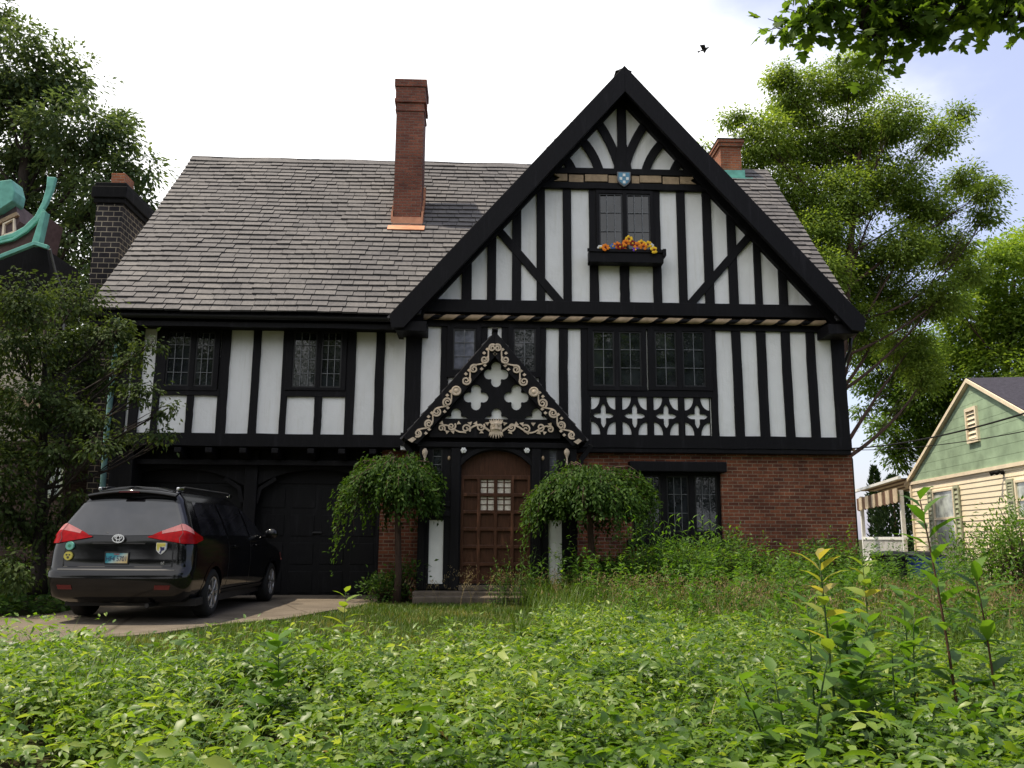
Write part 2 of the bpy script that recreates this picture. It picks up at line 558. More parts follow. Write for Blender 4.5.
# gabled wing, upper storey
posts([(405, 421), (440, 448), (480, 487), (501, 509), (539, 546), (559, 568), (581, 590), (710, 717), (733, 742), (758, 767.5), (783, 792), (808, 817), (833, 846)], 0, 383, zb - .02, zt + .02)
timber(XC + .0, XR, zt, 5.93, 0, 'timber_rail', .07)
timber(XC + .0, XR + .02, zb - .26, zb, 0, 'timber_rail', .07)
part(MB().box(XC + .2, XR + .01, -.05, .3, zb - .36, zb - .262), 'jetty_beam', 'timber', bevel=.01)
wA, wB = PX(588, 390, 0), PX(711, 390, 0)
timber(wA, wB, PZ(650, 397, 0), PZ(650, 390.5, 0), 0, 'timber_rail', .055)
# garage wing, upper storey
posts([(113, 122), (131.5, 141), (154, 161), (219, 228.6), (251, 259), (281.5, 288), (346, 355), (375, 384)], YL, 383, zbl - .02, ztl + .02)
posts([(186, 193), (314, 321.5)], YL, 415, zbl - .02, PZ(300, 396, YL))
timber(XL, XC - .003, ztl, 5.62, YL, 'timber_rail', .07)
timber(XL, XC - .003, zbl - .26, zbl, YL, 'timber_rail', .07)
for a, b in ((159.5, 220), (287, 347)):
    timber(PX(a, 392, YL), PX(b, 392, YL), PZ(300, 397, YL), PZ(300, 390.5, YL), YL, 'timber_rail', .055)
timber(XL - .02, XL + .22, zbl - .2, 5.6, YL, 'timber_post', .06)
for px in (178, 209, 243, 275, 311, 342, 373):
    x = PX(px, 447, .1)
    part(MB().prism([(YL - .12, zbl - .30), (YL - .12, zbl - .40), (YL + .1, zbl - .50), (.9, zbl - .50), (.9, zbl - .27)], x - .07, x + .07, frame=lambda a, b, c: (b, a, c)), 'joist_end', 'timber', bevel=.01)
part(MB().box(XL + .05, XC, .45, .75, zbl - .62, zbl - .51), 'jetty_beam', 'timber', bevel=.01)
part(MB().box(XL + .05, XC, YL + .05, .8, zbl - .275, zbl - .262), 'jetty_soffit', 'soffit')

# gable: sill beam, twisted rope moulding, posts, braces, collar
Yg = -.15
zs0, zs1 = PZ(620, 316, Yg), PZ(620, 303, Yg)
part(MB().prism([(-1.5, zs0), (7.55, zs0), (7.3, zs1), (-1.25, zs1)], Yg - .09, Yg + .03), 'gable_sill_beam', 'timber', bevel=.01)
part(MB().box(-1.45, 7.5, -.13, .02, 5.80, zs0 - .002), 'rope_backboard', 'timber')
zr = PZ(620, 319.5, -.2)
part(MB().tube([(x, -.17, zr) for x in np.linspace(-1.25, 7.3, 30)], .045, 10), 'rope_core', 'timber', smooth=True)
mb = MB()
N = 520
xs = np.linspace(-1.25, 7.3, N)
rows = []
for i, x in enumerate(xs):
    a = -2 * math.pi * x / .52
    rows.append([(x, -.17 + .056 * math.cos(a + d), zr + .062 * math.sin(a + d)) for d in np.linspace(-.4, 3.3, 8)])
mb.grid(rows)
part(mb, 'carved_rope', 'tan_board', smooth=True)
ztg = PZ(623, 190, Yg)
rk = lambda d: (lambda x: min(ztg, rake(x) - d))
for a, b in [(462, 472), (487, 496), (512, 521), (536.5, 545), (563, 571.6), (678, 686.6), (704, 713), (728, 737), (753.7, 761), (777.4, 786)]:
    timber(PX(a, 270, Yg), PX(b, 270, Yg), zs1 - .02, 0, Yg, top=rk(.15))
posts([(589, 598), (651.5, 660)], Yg, 225, zs1 - .02, ztg + .02)
posts([(620, 629.5)], Yg, 285, zs1 - .02, PZ(625, 264, Yg))


def brace(p, q, w, name='diagonal_brace', c=None, proud=.06, Y=None):
    Y = Yg if Y is None else Y
    a = np.array([PX(p[0], p[1], Y), PZ(p[0], p[1], Y)]); b = np.array([PX(q[0], q[1], Y), PZ(q[0], q[1], Y)])
    if c is None: pts = [a, b]
    else:
        m = np.array([PX(c[0], c[1], Y), PZ(c[0], c[1], Y)])
        pts = [(1 - t) ** 2 * a + 2 * t * (1 - t) * m + t * t * b for t in np.linspace(0, 1, 9)]
    return part(MB().ribbon(pts, w, Y - proud, Y + .02), name, 'timber', bevel=.006)


brace((491, 222), (563, 306), .17)
brace((753, 232), (687, 308), .17)
# collar beams with the ribbon board between
zc0, zc1 = PZ(623, 191, Yg), PZ(623, 184.8, Yg)
xa, xb = PX(541, 188, Yg), PX(706, 188, Yg)
part(MB().box(xa - .1, xb + .1, Yg - .10, Yg + .03, zc0, zc1), 'collar_beam', 'timber', bevel=.008)
zc2, zc3 = PZ(623, 176.5, Yg), PZ(623, 170.5, Yg)
part(MB().box(xa + .15, xb - .15, Yg - .10, Yg + .03, zc2, zc3), 'collar_beam', 'timber', bevel=.008)
part(MB().box(xa, xb, Yg - .02, Yg + .02, zc1 - .01, zc2 + .01), 'collar_backboard', 'timber')
zmid = (zc1 + zc2) / 2
for a, b, dz in ((556, 567, .01), (568.5, 583, -.01), (584.5, 607, .012), (608, 617, -.012), (631, 638.5, -.012), (639, 660.5, .012), (662, 678, -.01), (679, 693, .01)):
    x0, x1 = PX(a, 180, Yg), PX(b, 180, Yg)
    h = (zc2 - zc1) / 2 - .012
    poly = [(x0, zmid - h + dz), (x1, zmid - h + dz * 1.5), (x1, zmid + h + dz), (x0, zmid + h + dz * .5)]
    if a == 556: poly = poly[:3] + [(x0 - .06, zmid + h), (x0 + .08, zmid), (x0 - .06, zmid - h)]
    if a == 679: poly = [(x0, zmid - h), (x1 + .05, zmid - h), (x1 - .08, zmid), (x1 + .05, zmid + h), (x0, zmid + h)]
    part(MB().prism(poly, Yg - .075 - abs(dz), Yg - .03), 'carved_ribbon', 'tan_board', bevel=.006)
# fan of king post and curved braces
timber(PX(617, 135, Yg), PX(626, 135, Yg), zc3 - .02, 0, Yg, 'king_post', .075, top=lambda x: rake(x) - .2)
for (p, c, q) in (((594, 118), (611, 140), (620, 171)), ((579, 138), (594, 153), (599.5, 173)), ((562, 156), (569, 163), (573, 173))):
    brace(p, q, .19, 'curved_brace', c, .055)
for (p, c, q) in (((650, 118), (632, 140), (624, 171)), ((667, 139), (650, 153), (645, 173)), ((684, 156), (677, 163), (673, 173))):
    brace(p, q, .19, 'curved_brace', c, .062)
part(MB().prism([(PX(613, 150, Yg), zc3 - .01), (PX(631, 150, Yg), zc3 - .01), (PX(626.5, 150, Yg), PZ(622, 146, Yg)), (PX(617, 150, Yg), PZ(622, 146, Yg))], Yg - .07, Yg), 'king_post_foot', 'timber', bevel=.006)
# heraldic shield
xs_, zs_ = PX(624, 179, -.3), PZ(624, 179, -.3)


def shield(w, h, cx, cz):
    pts = [(cx - w, cz + h), (cx + w, cz + h)]
    for t in np.linspace(0, 1, 7): pts.append((cx + w * (1 - t ** 2.2), cz + h * .1 - h * 1.15 * t))
    for t in np.linspace(1, 0, 7)[1:]: pts.append((cx - w * (1 - t ** 2.2), cz + h * .1 - h * 1.15 * t))
    return pts


sh = part(MB().prism(shield(.145, .165, xs_, zs_), -.30, -.25), 'crest_shield', 'white_paint')
sh.data.materials[0] = M['lead']
part(MB().prism(shield(.118, .138, xs_, zs_ + .004), -.312, -.296), 'crest_field', 'crest_blue', sh)
mb = MB()
for i in (-1, 0, 1):
    for j in (-1.2, -.2, .8):
        if (i + int(j + 5)) % 2: mb.box(xs_ + i * .07 - .028, xs_ + i * .07 + .028, -.322, -.308, zs_ + j * .08 - .012, zs_ + j * .08 + .05)
part(mb, 'crest_checks', 'white_paint', sh)

# ---- roofs
def slates(mb, origin, uvec, vvec, width, length, expo, tw, keep=None, seedv=0):
    rng = random.Random(seedv)
    o = np.array(origin, float); u = np.array(uvec, float); v = np.array(vvec, float)
    n = np.cross(u, v)
    rows = int(length / expo) + 1
    for r in range(rows):
        x = -rng.uniform(0, tw)
        # courses get narrower towards the ridge
        while x < width:
            w = tw * rng.uniform(.7, 1.3)
            a, b = max(0, x), min(width, x + w)
            x += w
            if b - a < .03: continue
            y0 = r * expo + rng.uniform(-.007, .007)
            y1 = min(y0 + expo * 1.55, length + .02)
            if keep and not keep(o + u * (a + b) / 2 + v * (y0 + .1)): continue
            sag = .016 * math.sin((a + b) * .9 + r * .23) * math.sin(r * .35 + 1)
            t0, t1 = .040 + rng.uniform(-.004, .010), .008
            lift0 = .012; g = .006
            mb.tint = min(1, max(0, rng.gauss(.47, .17)))
            p = [o + u * (a + g) + v * y0 + n * (lift0 + sag), o + u * (b - g) + v * (y0 + rng.uniform(-.006, .006)) + n * (lift0 + sag),
                 o + u * (b - g) + v * y1 + n * sag, o + u * (a + g) + v * y1 + n * sag]
            q = [p[0] + n * t0, p[1] + n * (t0 + rng.uniform(-.006, .006)), p[2] + n * t1, p[3] + n * t1]
            mb.add(p + q, [(4, 5, 6, 7), (0, 1, 5, 4), (1, 2, 6, 5), (2, 3, 7, 6), (3, 0, 4, 7), (0, 3, 2, 1)])


rl = math.hypot(RY - EY, RZ - EZ)
vm = (0, (RY - EY) / rl, (RZ - EZ) / rl)
mb = MB()


def above_gable(p):
    if p[0] < GLX - .05 or p[0] > GRX + .3: return True
    return p[2] > rake(p[0]) - .35


RX0, RX1 = -7.98, 7.98
slates(mb, (RX0, EY, EZ + .1), (1, 0, 0), vm, RX1 - RX0, rl, .215, .34, above_gable, 3)
slates(mb, (RX1, 2 * RY - EY, EZ + .1), (-1, 0, 0), (0, -vm[1], vm[2]), RX1 - RX0, rl, .30, .5, None, 4)
# gable slopes
Yf = -.68
for sgn, ex, ez in ((-1, GLX, GLZ), (1, GRX, GRZ)):
    L = math.hypot(GX - ex, GZ - ez)
    vv = ((GX - ex) / L, 0, (GZ - ez) / L)
    uu = (0, -1, 0) if sgn < 0 else (0, 1, 0)
    oo = (ex, 4.6, ez - .05) if sgn < 0 else (ex, Yf + .02, ez - .05)
    def on_main(p): return p[2] > EZ + (p[1] - EY) * (RZ - EZ) / (RY - EY) - .4
    slates(mb, oo, uu, vv, 4.6 - Yf, L, .26, .4, on_main, 5 + sgn)
ROOF = part(mb, 'roof', 'slate', tint=True)
# boarding under the slates
b = MB()
th = .1
b.prism([(EY + .02, EZ + .02), (RY, RZ + .04), (2 * RY - EY, EZ + .02), (2 * RY - EY, EZ - th), (RY, RZ - th), (EY + .02, EZ - th)], RX0 + .03, -1.2, frame=lambda a, q, c: (q, a, c))
part(b, 'roof_boarding', 'soffit', ROOF)
b = MB()
b.prism([(1.2, EZ + .02 + (1.2 - EY) * 1.14), (RY, RZ + .035), (2 * RY - EY, EZ + .02), (2 * RY - EY, EZ - th), (RY, RZ - th), (1.2, EZ - th + (1.2 - EY) * 1.14)], -1.19, RX1 - .03, frame=lambda a, q, c: (q, a, c))
part(b, 'roof_boarding', 'soffit', ROOF)
b = MB()
b.prism([(GLX + .03, GLZ), (GX, GZ + .06), (GRX - .03, GRZ), (GRX - .03, GRZ - .14), (GX, GZ - .12), (GLX + .03, GLZ - .14)], Yf + .03, 4.4)
part(b, 'roof_boarding', 'soffit', ROOF)
mb = MB()
for x in np.arange(RX0, RX1, .42):
    mb.tint = random.uniform(.3, .7)
    mb.prism([(RY - .2, RZ - .05), (RY, RZ + .16), (RY + .2, RZ - .05), (RY, RZ + .08)], x, x + .43, frame=lambda a, q, c: (q, a, c + .012 * math.sin(q * 3)))
part(mb, 'ridge_cap', 'slate', ROOF, tint=True)
mb = MB()
for y in np.arange(Yf + .10, 4.4, .42):
    mb.tint = random.uniform(.3, .7)
    mb.prism([(GX - .18, GZ - .02), (GX, GZ + .06), (GX + .18, GZ - .02), (GX, GZ - .01)], y, y + .43)
part(mb, 'ridge_cap', 'slate', ROOF, tint=True)
# barge boards on the gable
wb = .40
for sgn, ex, ez in ((-1, GLX, GLZ), (1, GRX, GRZ)):
    L = math.hypot(GX - ex, GZ - ez)
    d = np.array([ex - GX, ez - GZ]) / L
    nn = np.array([d[1], -d[0]]) if sgn > 0 else np.array([-d[1], d[0]])
    ap = np.array([GX, GZ + .04])
    # slightly flared foot
    outer = [ap, ap + d * L * .6 + nn * 0, ap + d * L + nn * (-.0)]
    vdrop = wb / abs(d[0])
    pts = [tuple(outer[0]), tuple(outer[1]), tuple(outer[2]), (outer[2][0] - sgn * .05, outer[2][1] - .28), (outer[2][0] - sgn * .30, outer[2][1] - .26 ), (outer[1][0], outer[1][1] - vdrop), (outer[0][0], outer[0][1] - vdrop)]
    part(MB().prism(pts, Yf - .02, Yf + .07), 'barge_board', 'timber', bevel=.008)
    # rafter against the wall
    o2 = ap - np.array([0, .10])
    pts = [tuple(o2), tuple(o2 + d * (L - .45)), tuple(o2 + d * (L - .45) - np.array([0, .50])), (o2[0], o2[1] - .50)]
    part(MB().prism(pts, Yg - .13, Yg + .02), 'gable_rafter', 'timber', bevel=.008)
    part(MB().prism([(ex - sgn * .05, ez - .08), (ex - sgn * .75, ez - .06), (ex - sgn * .75, ez - .28), (ex - sgn * .12, ez - .26)], Yf + .08, .3), 'eaves_box', 'timber', bevel=.01)
# eaves: fascia and gutter of the garage wing
part(MB().box(RX0 + .03, XC - .1, EY + .02, EY + .08, EZ - .2, EZ + .03), 'fascia', 'timber')
part(MB().box(RX0 + .05, XC - .1, EY + .08, YL, EZ - .14, EZ - .11), 'eaves_soffit', 'soffit')
mb = MB()
rows = []
for x in np.linspace(RX0, XC - .25, 24):
    rows.append([(x, EY - .06 + .07 * math.cos(a), EZ - .0 + .07 * math.sin(a)) for a in np.linspace(math.pi, 2 * math.pi, 8)])
mb.grid(rows)
part(mb, 'gutter', 'iron', smooth=True)
# downpipes
part(MB().tube([(7.86, -.1, 5.45), (7.86, -.02, 5.2), (7.79, .2, 4.9), (7.80, .3, 3.1), (7.87, .3, 2.9), (7.87, .3, .1)], .04, 8), 'downpipe', 'iron', smooth=True)
part(MB().tube([(PX(122, 318, -.2), EY - .04, EZ - .06), (PX(119, 335, -.1), -.05, 5.35), (PX(114, 365, .08), .08, 4.75), (PX(106, 440, .1), .1, 3.2), (PX(102, 520, .1), .1, .1)], .055, 8), 'downpipe', 'stone_pipe', smooth=True)

# ---- chimneys
def zmain(Y): return EZ + .1 + (Y - EY) * (RZ - EZ) / (RY - EY)


# middle chimney: find where its foot meets the slope
lo, hi = 0., 4.5
for _ in range(40):
    m = (lo + hi) / 2
    if PZ(407, 226, m) > zmain(m): lo = m
    else: hi = m
cy = lo
x0, x1 = PX(393.5, 200, cy), PX(421.5, 200, cy)
zf = zmain(cy); zt_ = PZ(408, 80, cy)
CH = part(MB().box(x0, x1, cy, cy + .75, zf - .5, zt_ - .62), 'chimney', 'brick_chimney')
mb = MB()
for a, z0, z1 in ((.025, zt_ - .85, zt_ - .78), (.05, zt_ - .62, zt_ - .52), (.03, zt_ - .52, zt_ - .2), (.06, zt_ - .2, zt_)):
    mb.box(x0 - a, x1 + a, cy - a, cy + .75 + a, z0, z1 - .001)
part(mb, 'chimney_cap', 'brick_chimney', CH, bevel=.01)
part(MB().box(x0 + .15, x1 - .22, cy + .15, cy + .5, zt_ - .02, zt_ + .07), 'flue_cover', 'iron', CH)
mb = MB().box(x0 - .03, x1 + .03, cy - .03, cy + .1, zf - .05, zf + .22)
mb.bar((x0 - .10, cy - .16, zf - .12), (x1 + .10, cy - .16, zf - .12), .22, .05, (0, -.7, .7))
for k in range(4):
    for sx, x in ((-1, x0), (1, x1)):
        yy = cy + k * .19
        mb.box(x - .02 if sx > 0 else x - .05, x + .05 if sx > 0 else x + .02, yy, yy + .19, zmain(yy) - .05, zmain(yy) + (.38 if k < 3 else .6))
part(mb, 'flashing', 'copper', CH)
# right rear chimney on the ridge
xa_, xb_ = PX(721, 165, 4.3), PX(741.5, 165, 4.3)
zt2 = PZ(730, 139.5, 4.3)
CH = part(MB().box(xa_, xb_, 4.3, 5.3, 10.4, zt2 - .22), 'chimney', 'brick_orange')
part(MB().box(xa_ - .05, xb_ + .05, 4.25, 5.35, zt2 - .22, zt2 - .12).box(xa_ - .08, xb_ + .08, 4.22, 5.38, zt2 - .12, zt2 - .03), 'chimney_cap', 'brick_orange', CH, bevel=.008)
part(MB().box(xa_ - .09, xb_ + .09, 4.21, 5.39, zt2 - .03, zt2), 'capstone', 'soffit', CH)
part(MB().box(xa_ - .06, xb_ + .06, 4.22, 4.32, zmain(4.25) - .1, zmain(4.3) + .18).box(xa_ - .06, xb_ + .25, 4.16, 4.2, zmain(4.17) - .02, zmain(4.2) + .05), 'flashing', 'verdigris', CH)
# stone chimney on the left end
Ys = 3.0
xa_, xb_ = PX(93, 240, Ys), PX(119.5, 240, Ys)
zt3 = PZ(110, 183, Ys)
CH = part(MB().box(xa_, xb_, Ys, Ys + 1.9, -.3, zt3 - .5), 'chimney', 'stone_dark')
mb = MB()
for a, z0, z1 in ((.06, -.55, -.42), (.11, -.42, -.12), (.06, -.12, 0)):
    mb.box(xa_ - a, xb_ + a, Ys - a, Ys + 1.9 + a, zt3 + z0, zt3 + z1 - .001)
part(mb, 'chimney_cap', 'soffit', CH, bevel=.02)
part(MB().box(xa_ + .2, xb_ - .1, Ys + .2, Ys + .75, zt3 - .02, zt3 + .36), 'chimney_pot', 'brick_orange', CH, bevel=.01)

# ---- windows
def arch_pts(x0, x1, zs, zt, n=14):
    """four-centred (tudor) arch from the left springing to the right one"""
    o = []
    for i in range(n + 1):
        t = i / n * 2 - 1
        h = (1 - abs(t) ** 2.6) * .82 + (1 - abs(t)) * .18
        o.append((x0 + (x1 - x0) * i / n, zs + (zt - zs) * h))
    return o


def window(x0, x1, z0, z1, lights, Y, nx=3, nz=4, proud=.075, name='window', glass='glass', fw_=.05):
    fr = part(MB().plate([(x0, z0), (x1, z0), (x1, z1), (x0, z1)], [[(a, b), (c, b), (c, d), (a, d)] for a, c, b, d in lights], Y - proud, Y + .015), name, 'timber', bevel=.006)
    for a, c, b, d in lights:
        tx, tz = random.uniform(-.012, .012), random.uniform(-.012, .012)
        cas = MB().plate([(a - .01, b - .01), (c + .01, b - .01), (c + .01, d + .01), (a - .01, d + .01)], [[(a + .03, b + .03), (c - .03, b + .03), (c - .03, d - .03), (a + .03, d - .03)]], Y - .05, Y - .022)
        part(cas, 'casement', 'iron', fr)
        g = MB()
        g.add([(a + .01, Y - .022 + tx + tz, b + .01), (c - .01, Y - .022 - tx + tz, b + .01), (c - .01, Y - .022 - tx - tz, d - .01), (a + .01, Y - .022 + tx - tz, d - .01)], [(0, 1, 2, 3)])
        part(g, 'pane', glass if isinstance(glass, str) else glass.pop(0), fr)
        l = MB()
        k = 0
        for i in range(1, nx):
            x = a + (c - a) * i / nx
            l.bar((x, Y - .045, b + .03), (x, Y - .045, d - .03), .014, .012, (0, 1, 0))
        for i in range(1, nz):
            z = b + (d - b) * i / nz
            l.bar((a + .03, Y - .042, z), (c - .03, Y - .042, z), .012, .012, (0, 1, 0))
        part(l, 'leading', 'lead', fr)
    return fr


def wpx(fx0, fx1, fy0, fy1, lights, Y, **k):
    mx, my = (fx0 + fx1) / 2, (fy0 + fy1) / 2
    return window(PX(fx0, my, Y), PX(fx1, my, Y), PZ(mx, fy1, Y), PZ(mx, fy0, Y), [(PX(a, my, Y), PX(c, my, Y), PZ(mx, d, Y), PZ(mx, b, Y)) for a, c, b, d in lights], Y, **k)


wpx(447, 481, 324, 378, [(453, 475.5, 329, 370.5)], 0, nx=2, nz=3, glass='glass_sky_sheen')
wpx(508, 540, 324, 378, [(513.5, 535.5, 329, 372)], 0, nx=2, nz=3)
wpx(587.5, 646, 327, 391, [(592.5, 614, 332, 386.5), (619, 641, 332, 386.5)], 0, nx=2, nz=3)
wpx(647.5, 711.5, 327, 391, [(654.5, 676, 332, 387), (682, 704.5, 332, 387)], 0, nx=2, nz=3)
wpx(160, 220, 327, 391, [(167.5, 191, 332, 386.5), (196, 219 - 4, 332, 386.5)], YL, nx=3, nz=4)
wpx(287, 347, 327, 391, [(293.5, 317, 332, 388), (321.5, 345 - 3, 332, 388)], YL, nx=3, nz=4)
wpx(596, 653, 191.5, 264, [(599, 622.5, 195, 251), (626.5, 650, 195, 251)], Yg, nx=3, nz=3)
wpx(631.5, 722, 471, 541, [(640, 660.5, 476, 532), (666.5, 688.5, 476, 532), (694.5, 717, 476, 532)], .27, nx=3, nz=3)
part(MB().box(PX(629, 467, -.02), PX(726, 467, -.02), -.1, .3, PZ(676, 472, -.05), PZ(676, 461.5, -.05)), 'window_lintel', 'timber', bevel=.02)
part(MB().box(wx0 - .12, wx1 + .12, -.02, .3, wz0 - .12, wz0 + .02), 'window_sill', 'soffit', bevel=.01)

# ---- quatrefoil panels under the upper windows
qx = [(590.5, 616), (621.6, 647.4), (653, 678.7), (684, 710)]
zq0, zq1 = zb, PZ(650, 397, 0)
for i, (a, b) in enumerate(qx):
    x0, x1 = PX(a, 416, 0), PX(b, 416, 0)
    cx, cz, hx, hz = (x0 + x1) / 2, (zq0 + zq1) / 2, (x1 - x0) / 2, (zq1 - zq0) / 2
    mb = MB()
    hl = []
    for sx in (-1, 1):
        for sz in (-1, 1):
            rx, rz = hx * .70, hz * .66
            hl.append([(cx + sx * (hx - .012), cz + sz * (hz - .012))] + [(cx + sx * (hx - .012 - rx * math.cos(t)), cz + sz * (hz - .012 - rz * math.sin(t))) for t in np.linspace(0, math.pi / 2, 9)])
    star = []
    for k in range(4):
        a0 = k * math.pi / 2
        L_ = hx * .80 if k % 2 == 0 else hz * .62
        for r_, s_2 in ((.16, -.34), (.45, -.17 * 1.15), (.62, -.20), (.86, -.11), (1, 0), (.86, .11), (.62, .20), (.45, .17 * 1.15)):
            u_, v_ = (r_ * L_, s_2 * hx) if abs(s_2) < .3 else (hx * .20, -hx * .20)
            star.append((cx + u_ * math.cos(a0) - v_ * math.sin(a0), cz + u_ * math.sin(a0) + v_ * math.cos(a0)))
    hl.append(star)
    mb.plate([(cx - hx + .001, zq0 - .01), (cx + hx - .001, zq0 - .01), (cx + hx - .001, zq1 + .01), (cx - hx + .001, zq1 + .01)], hl, -.035, .01)
    part(mb, 'quatrefoil_panel', 'timber')
    if i < 3:
        timber(x1 - .0, PX(qx[i + 1][0], 416, 0), zq0 - .02, zq1 + .02, 0)

# ---- porch
Yp = -1.05
apx, apz = PX(495, 331, Yp - .1), PZ(495, 331, Yp - .1)
plx, plz = PX(402.5, 437.5, Yp - .1), PZ(402.5, 437.5, Yp - .1)
prx, prz = PX(587, 438, Yp - .1), PZ(587, 438, Yp - .1)
plz = prz = (plz + prz) / 2
ps = (apz - plz) / (apx - plx)
def prake(x): return apz - abs(x - apx) * (apz - plz) / ((apx - plx) if x < apx else (prx - apx))


PORCH_Z = PZ(495, 447.5, Yp)
# gable board with cut quatrefoils over white backing
def quatre(cx, cz, s, half=False):
    o = []
    for k in range(4):
        a0 = k * math.pi / 2
        ccx, ccz = cx + s * .58 * math.cos(a0), cz + s * .62 * math.sin(a0)
        for t in np.linspace(-1.95, 1.95, 9):
            o.append((ccx + s * .40 * math.cos(a0 + t), ccz + s * .42 * math.sin(a0 + t)))
    if half:
        o = [p for p in o if p[1] > cz - s * .12]
        o.sort(key=lambda p: math.atan2(p[1] - cz + s * .13, p[0] - cx))
    return o


s_ = .245
zqb = PZ(495, 419, Yp)
holes = [quatre(PX(496.2, 372.6, Yp), PZ(496, 374, Yp), s_), quatre(PX(476, 396.6, Yp), PZ(476, 397, Yp), s_), quatre(PX(516.4, 396.6, Yp), PZ(516, 397, Yp), s_),
         quatre(PX(496.4, 421, Yp), PZ(496, 421, Yp), s_, True), quatre(PX(456, 421, Yp), PZ(456, 421, Yp), s_, True), quatre(PX(537, 421, Yp), PZ(537, 421, Yp), s_, True)]
PZB = PZ(495, 436, Yp)
outer = [(plx + .45, PZB), (prx - .45, PZB), (prx - .45, prake(prx - .45) - .25), (apx, apz - .3), (plx + .45, prake(plx + .45) - .25)]
pg = part(MB().plate(outer, holes, Yp + .03, Yp + .075), 'porch_gable', 'timber')
part(MB().prism([(plx + .5, PZB + .02), (prx - .5, PZB + .02), (apx, apz - .4)], Yp + .085, Yp + .13), 'porch_gable_panel', 'white_paint')
# porch roof
b = MB()
b.prism([(plx + .03, plz), (apx, apz), (prx - .03, prz), (prx - .03, prz - .1), (apx, apz - .12), (plx + .03, plz - .1)], Yp - .06, .0)
PR = part(b, 'porch_roof', 'soffit')
mb = MB()
for sgn, ex, ez in ((-1, plx, plz), (1, prx, prz)):
    L = math.hypot(apx - ex, apz - ez)
    slates(mb, (ex, 0.0, ez - .06) if sgn < 0 else (ex, Yp - .09, ez - .06), (0, -1, 0) if sgn < 0 else (0, 1, 0), ((apx - ex) / L, 0, (apz - ez) / L), -.01 - Yp + .09, L, .2, .3, None, 21 + sgn)
part(mb, 'porch_slates', 'slate', PR, tint=True)
part(MB().box(apx - .06, apx + .06, Yp - .14, -.01, apz + .0, apz + .06), 'porch_ridge', 'timber', PR, bevel=.02)


def spiral(cx, cz, r, a0, turns, flip, n=26):
    return [(cx + r * (1 - .82 * t) * math.cos(a0 + flip * turns * 2 * math.pi * t), cz + r * (1 - .82 * t) * math.sin(a0 + flip * turns * 2 * math.pi * t)) for t in np.linspace(0, 1, n)]


for sgn, ex, ez in ((-1, plx, plz), (1, prx, prz)):
    L = math.hypot(apx - ex, apz - ez)
    d = np.array([apx - ex, apz - ez]) / L               # up the rake
    nn = np.array([-d[1], d[0]]) * (1 if sgn > 0 else -1)  # towards inside
    if nn[1] > 0: nn = -nn
    o = np.array([ex, ez])
    w = .33
    bb = part(MB().prism([tuple(o), (apx, apz), (apx, apz - w / abs(d[0])), tuple(o + d * .42 + nn * (w - .02)), tuple(o + d * .08 + nn * .31), tuple(o + nn * .1)], Yp - .1, Yp - .02), 'porch_barge_board', 'timber', bevel=.01)
    mb = MB()
    def put(s, t): return tuple(o + d * s + nn * t)
    base = .20
    S0, S1 = .24, L - .30
    k = 0
    ctr = np.linspace(S0, S1, 9)
    for i, s in enumerate(ctr):
        r = .098 * (1 - .25 * abs(i - 4) / 4) 
        fl = 1 if i % 2 else -1
        if i == 4:
            continue
        c = put(s, base + fl * .018)
        ang = math.atan2(d[1], d[0])
        pts = spiral(c[0], c[1], r, ang + (math.pi if i < 4 else 0), 1.6, fl * sgn)
        mb.ribbon(pts, list(np.linspace(.034, .022, len(pts))), Yp - .135 - .002 * i, Yp - .095)
        # stem to the next curl and a small leaf
        nx_ = put(s + (ctr[1] - ctr[0]) * .95 * (1 if i > 4 else 1), base - fl * .05)
        q = [put(s + (ctr[1] - ctr[0]) * t, base + fl * (.075 * math.cos(math.pi * t))) for t in np.linspace(.1, .95, 7)] if i != 8 else [put(s + .1, base), put(s + .2, base - .04), put(s + .26, base - .03)]
        if i != 8: mb.ribbon(q, .026, Yp - .125 - .001 * i, Yp - .095)
        for t in ((.35, .7) if i != 8 else (-.2,)):
            lc = np.array(put(s + (ctr[1] - ctr[0]) * t, base - fl * .085 + .01))
            mb.prism([tuple(lc + np.array(p)) for p in ((-.035, 0), (0, -.03), (.04, .0), (0, .035))], Yp - .12 - .003 * t, Yp - .095)
    c = put(ctr[4], base)
    mb.lathe([(0, -.055), (.03, -.05), (.045, -.035), (.06, -.035), (.075, -.048), (.095, -.045), (.10, 0)], (c[0], Yp - .098, c[1]), 'y', 18)
    tip = put(S0 - .17, base - .02)
    mb.prism([(tip[0] - .08, tip[1]), (tip[0], tip[1] - .05), (tip[0] + .08, tip[1] + .02), (tip[0] + .02, tip[1] + .06)], Yp - .125, Yp - .095)
    part(mb, 'carved_scroll', 'cream', bb)
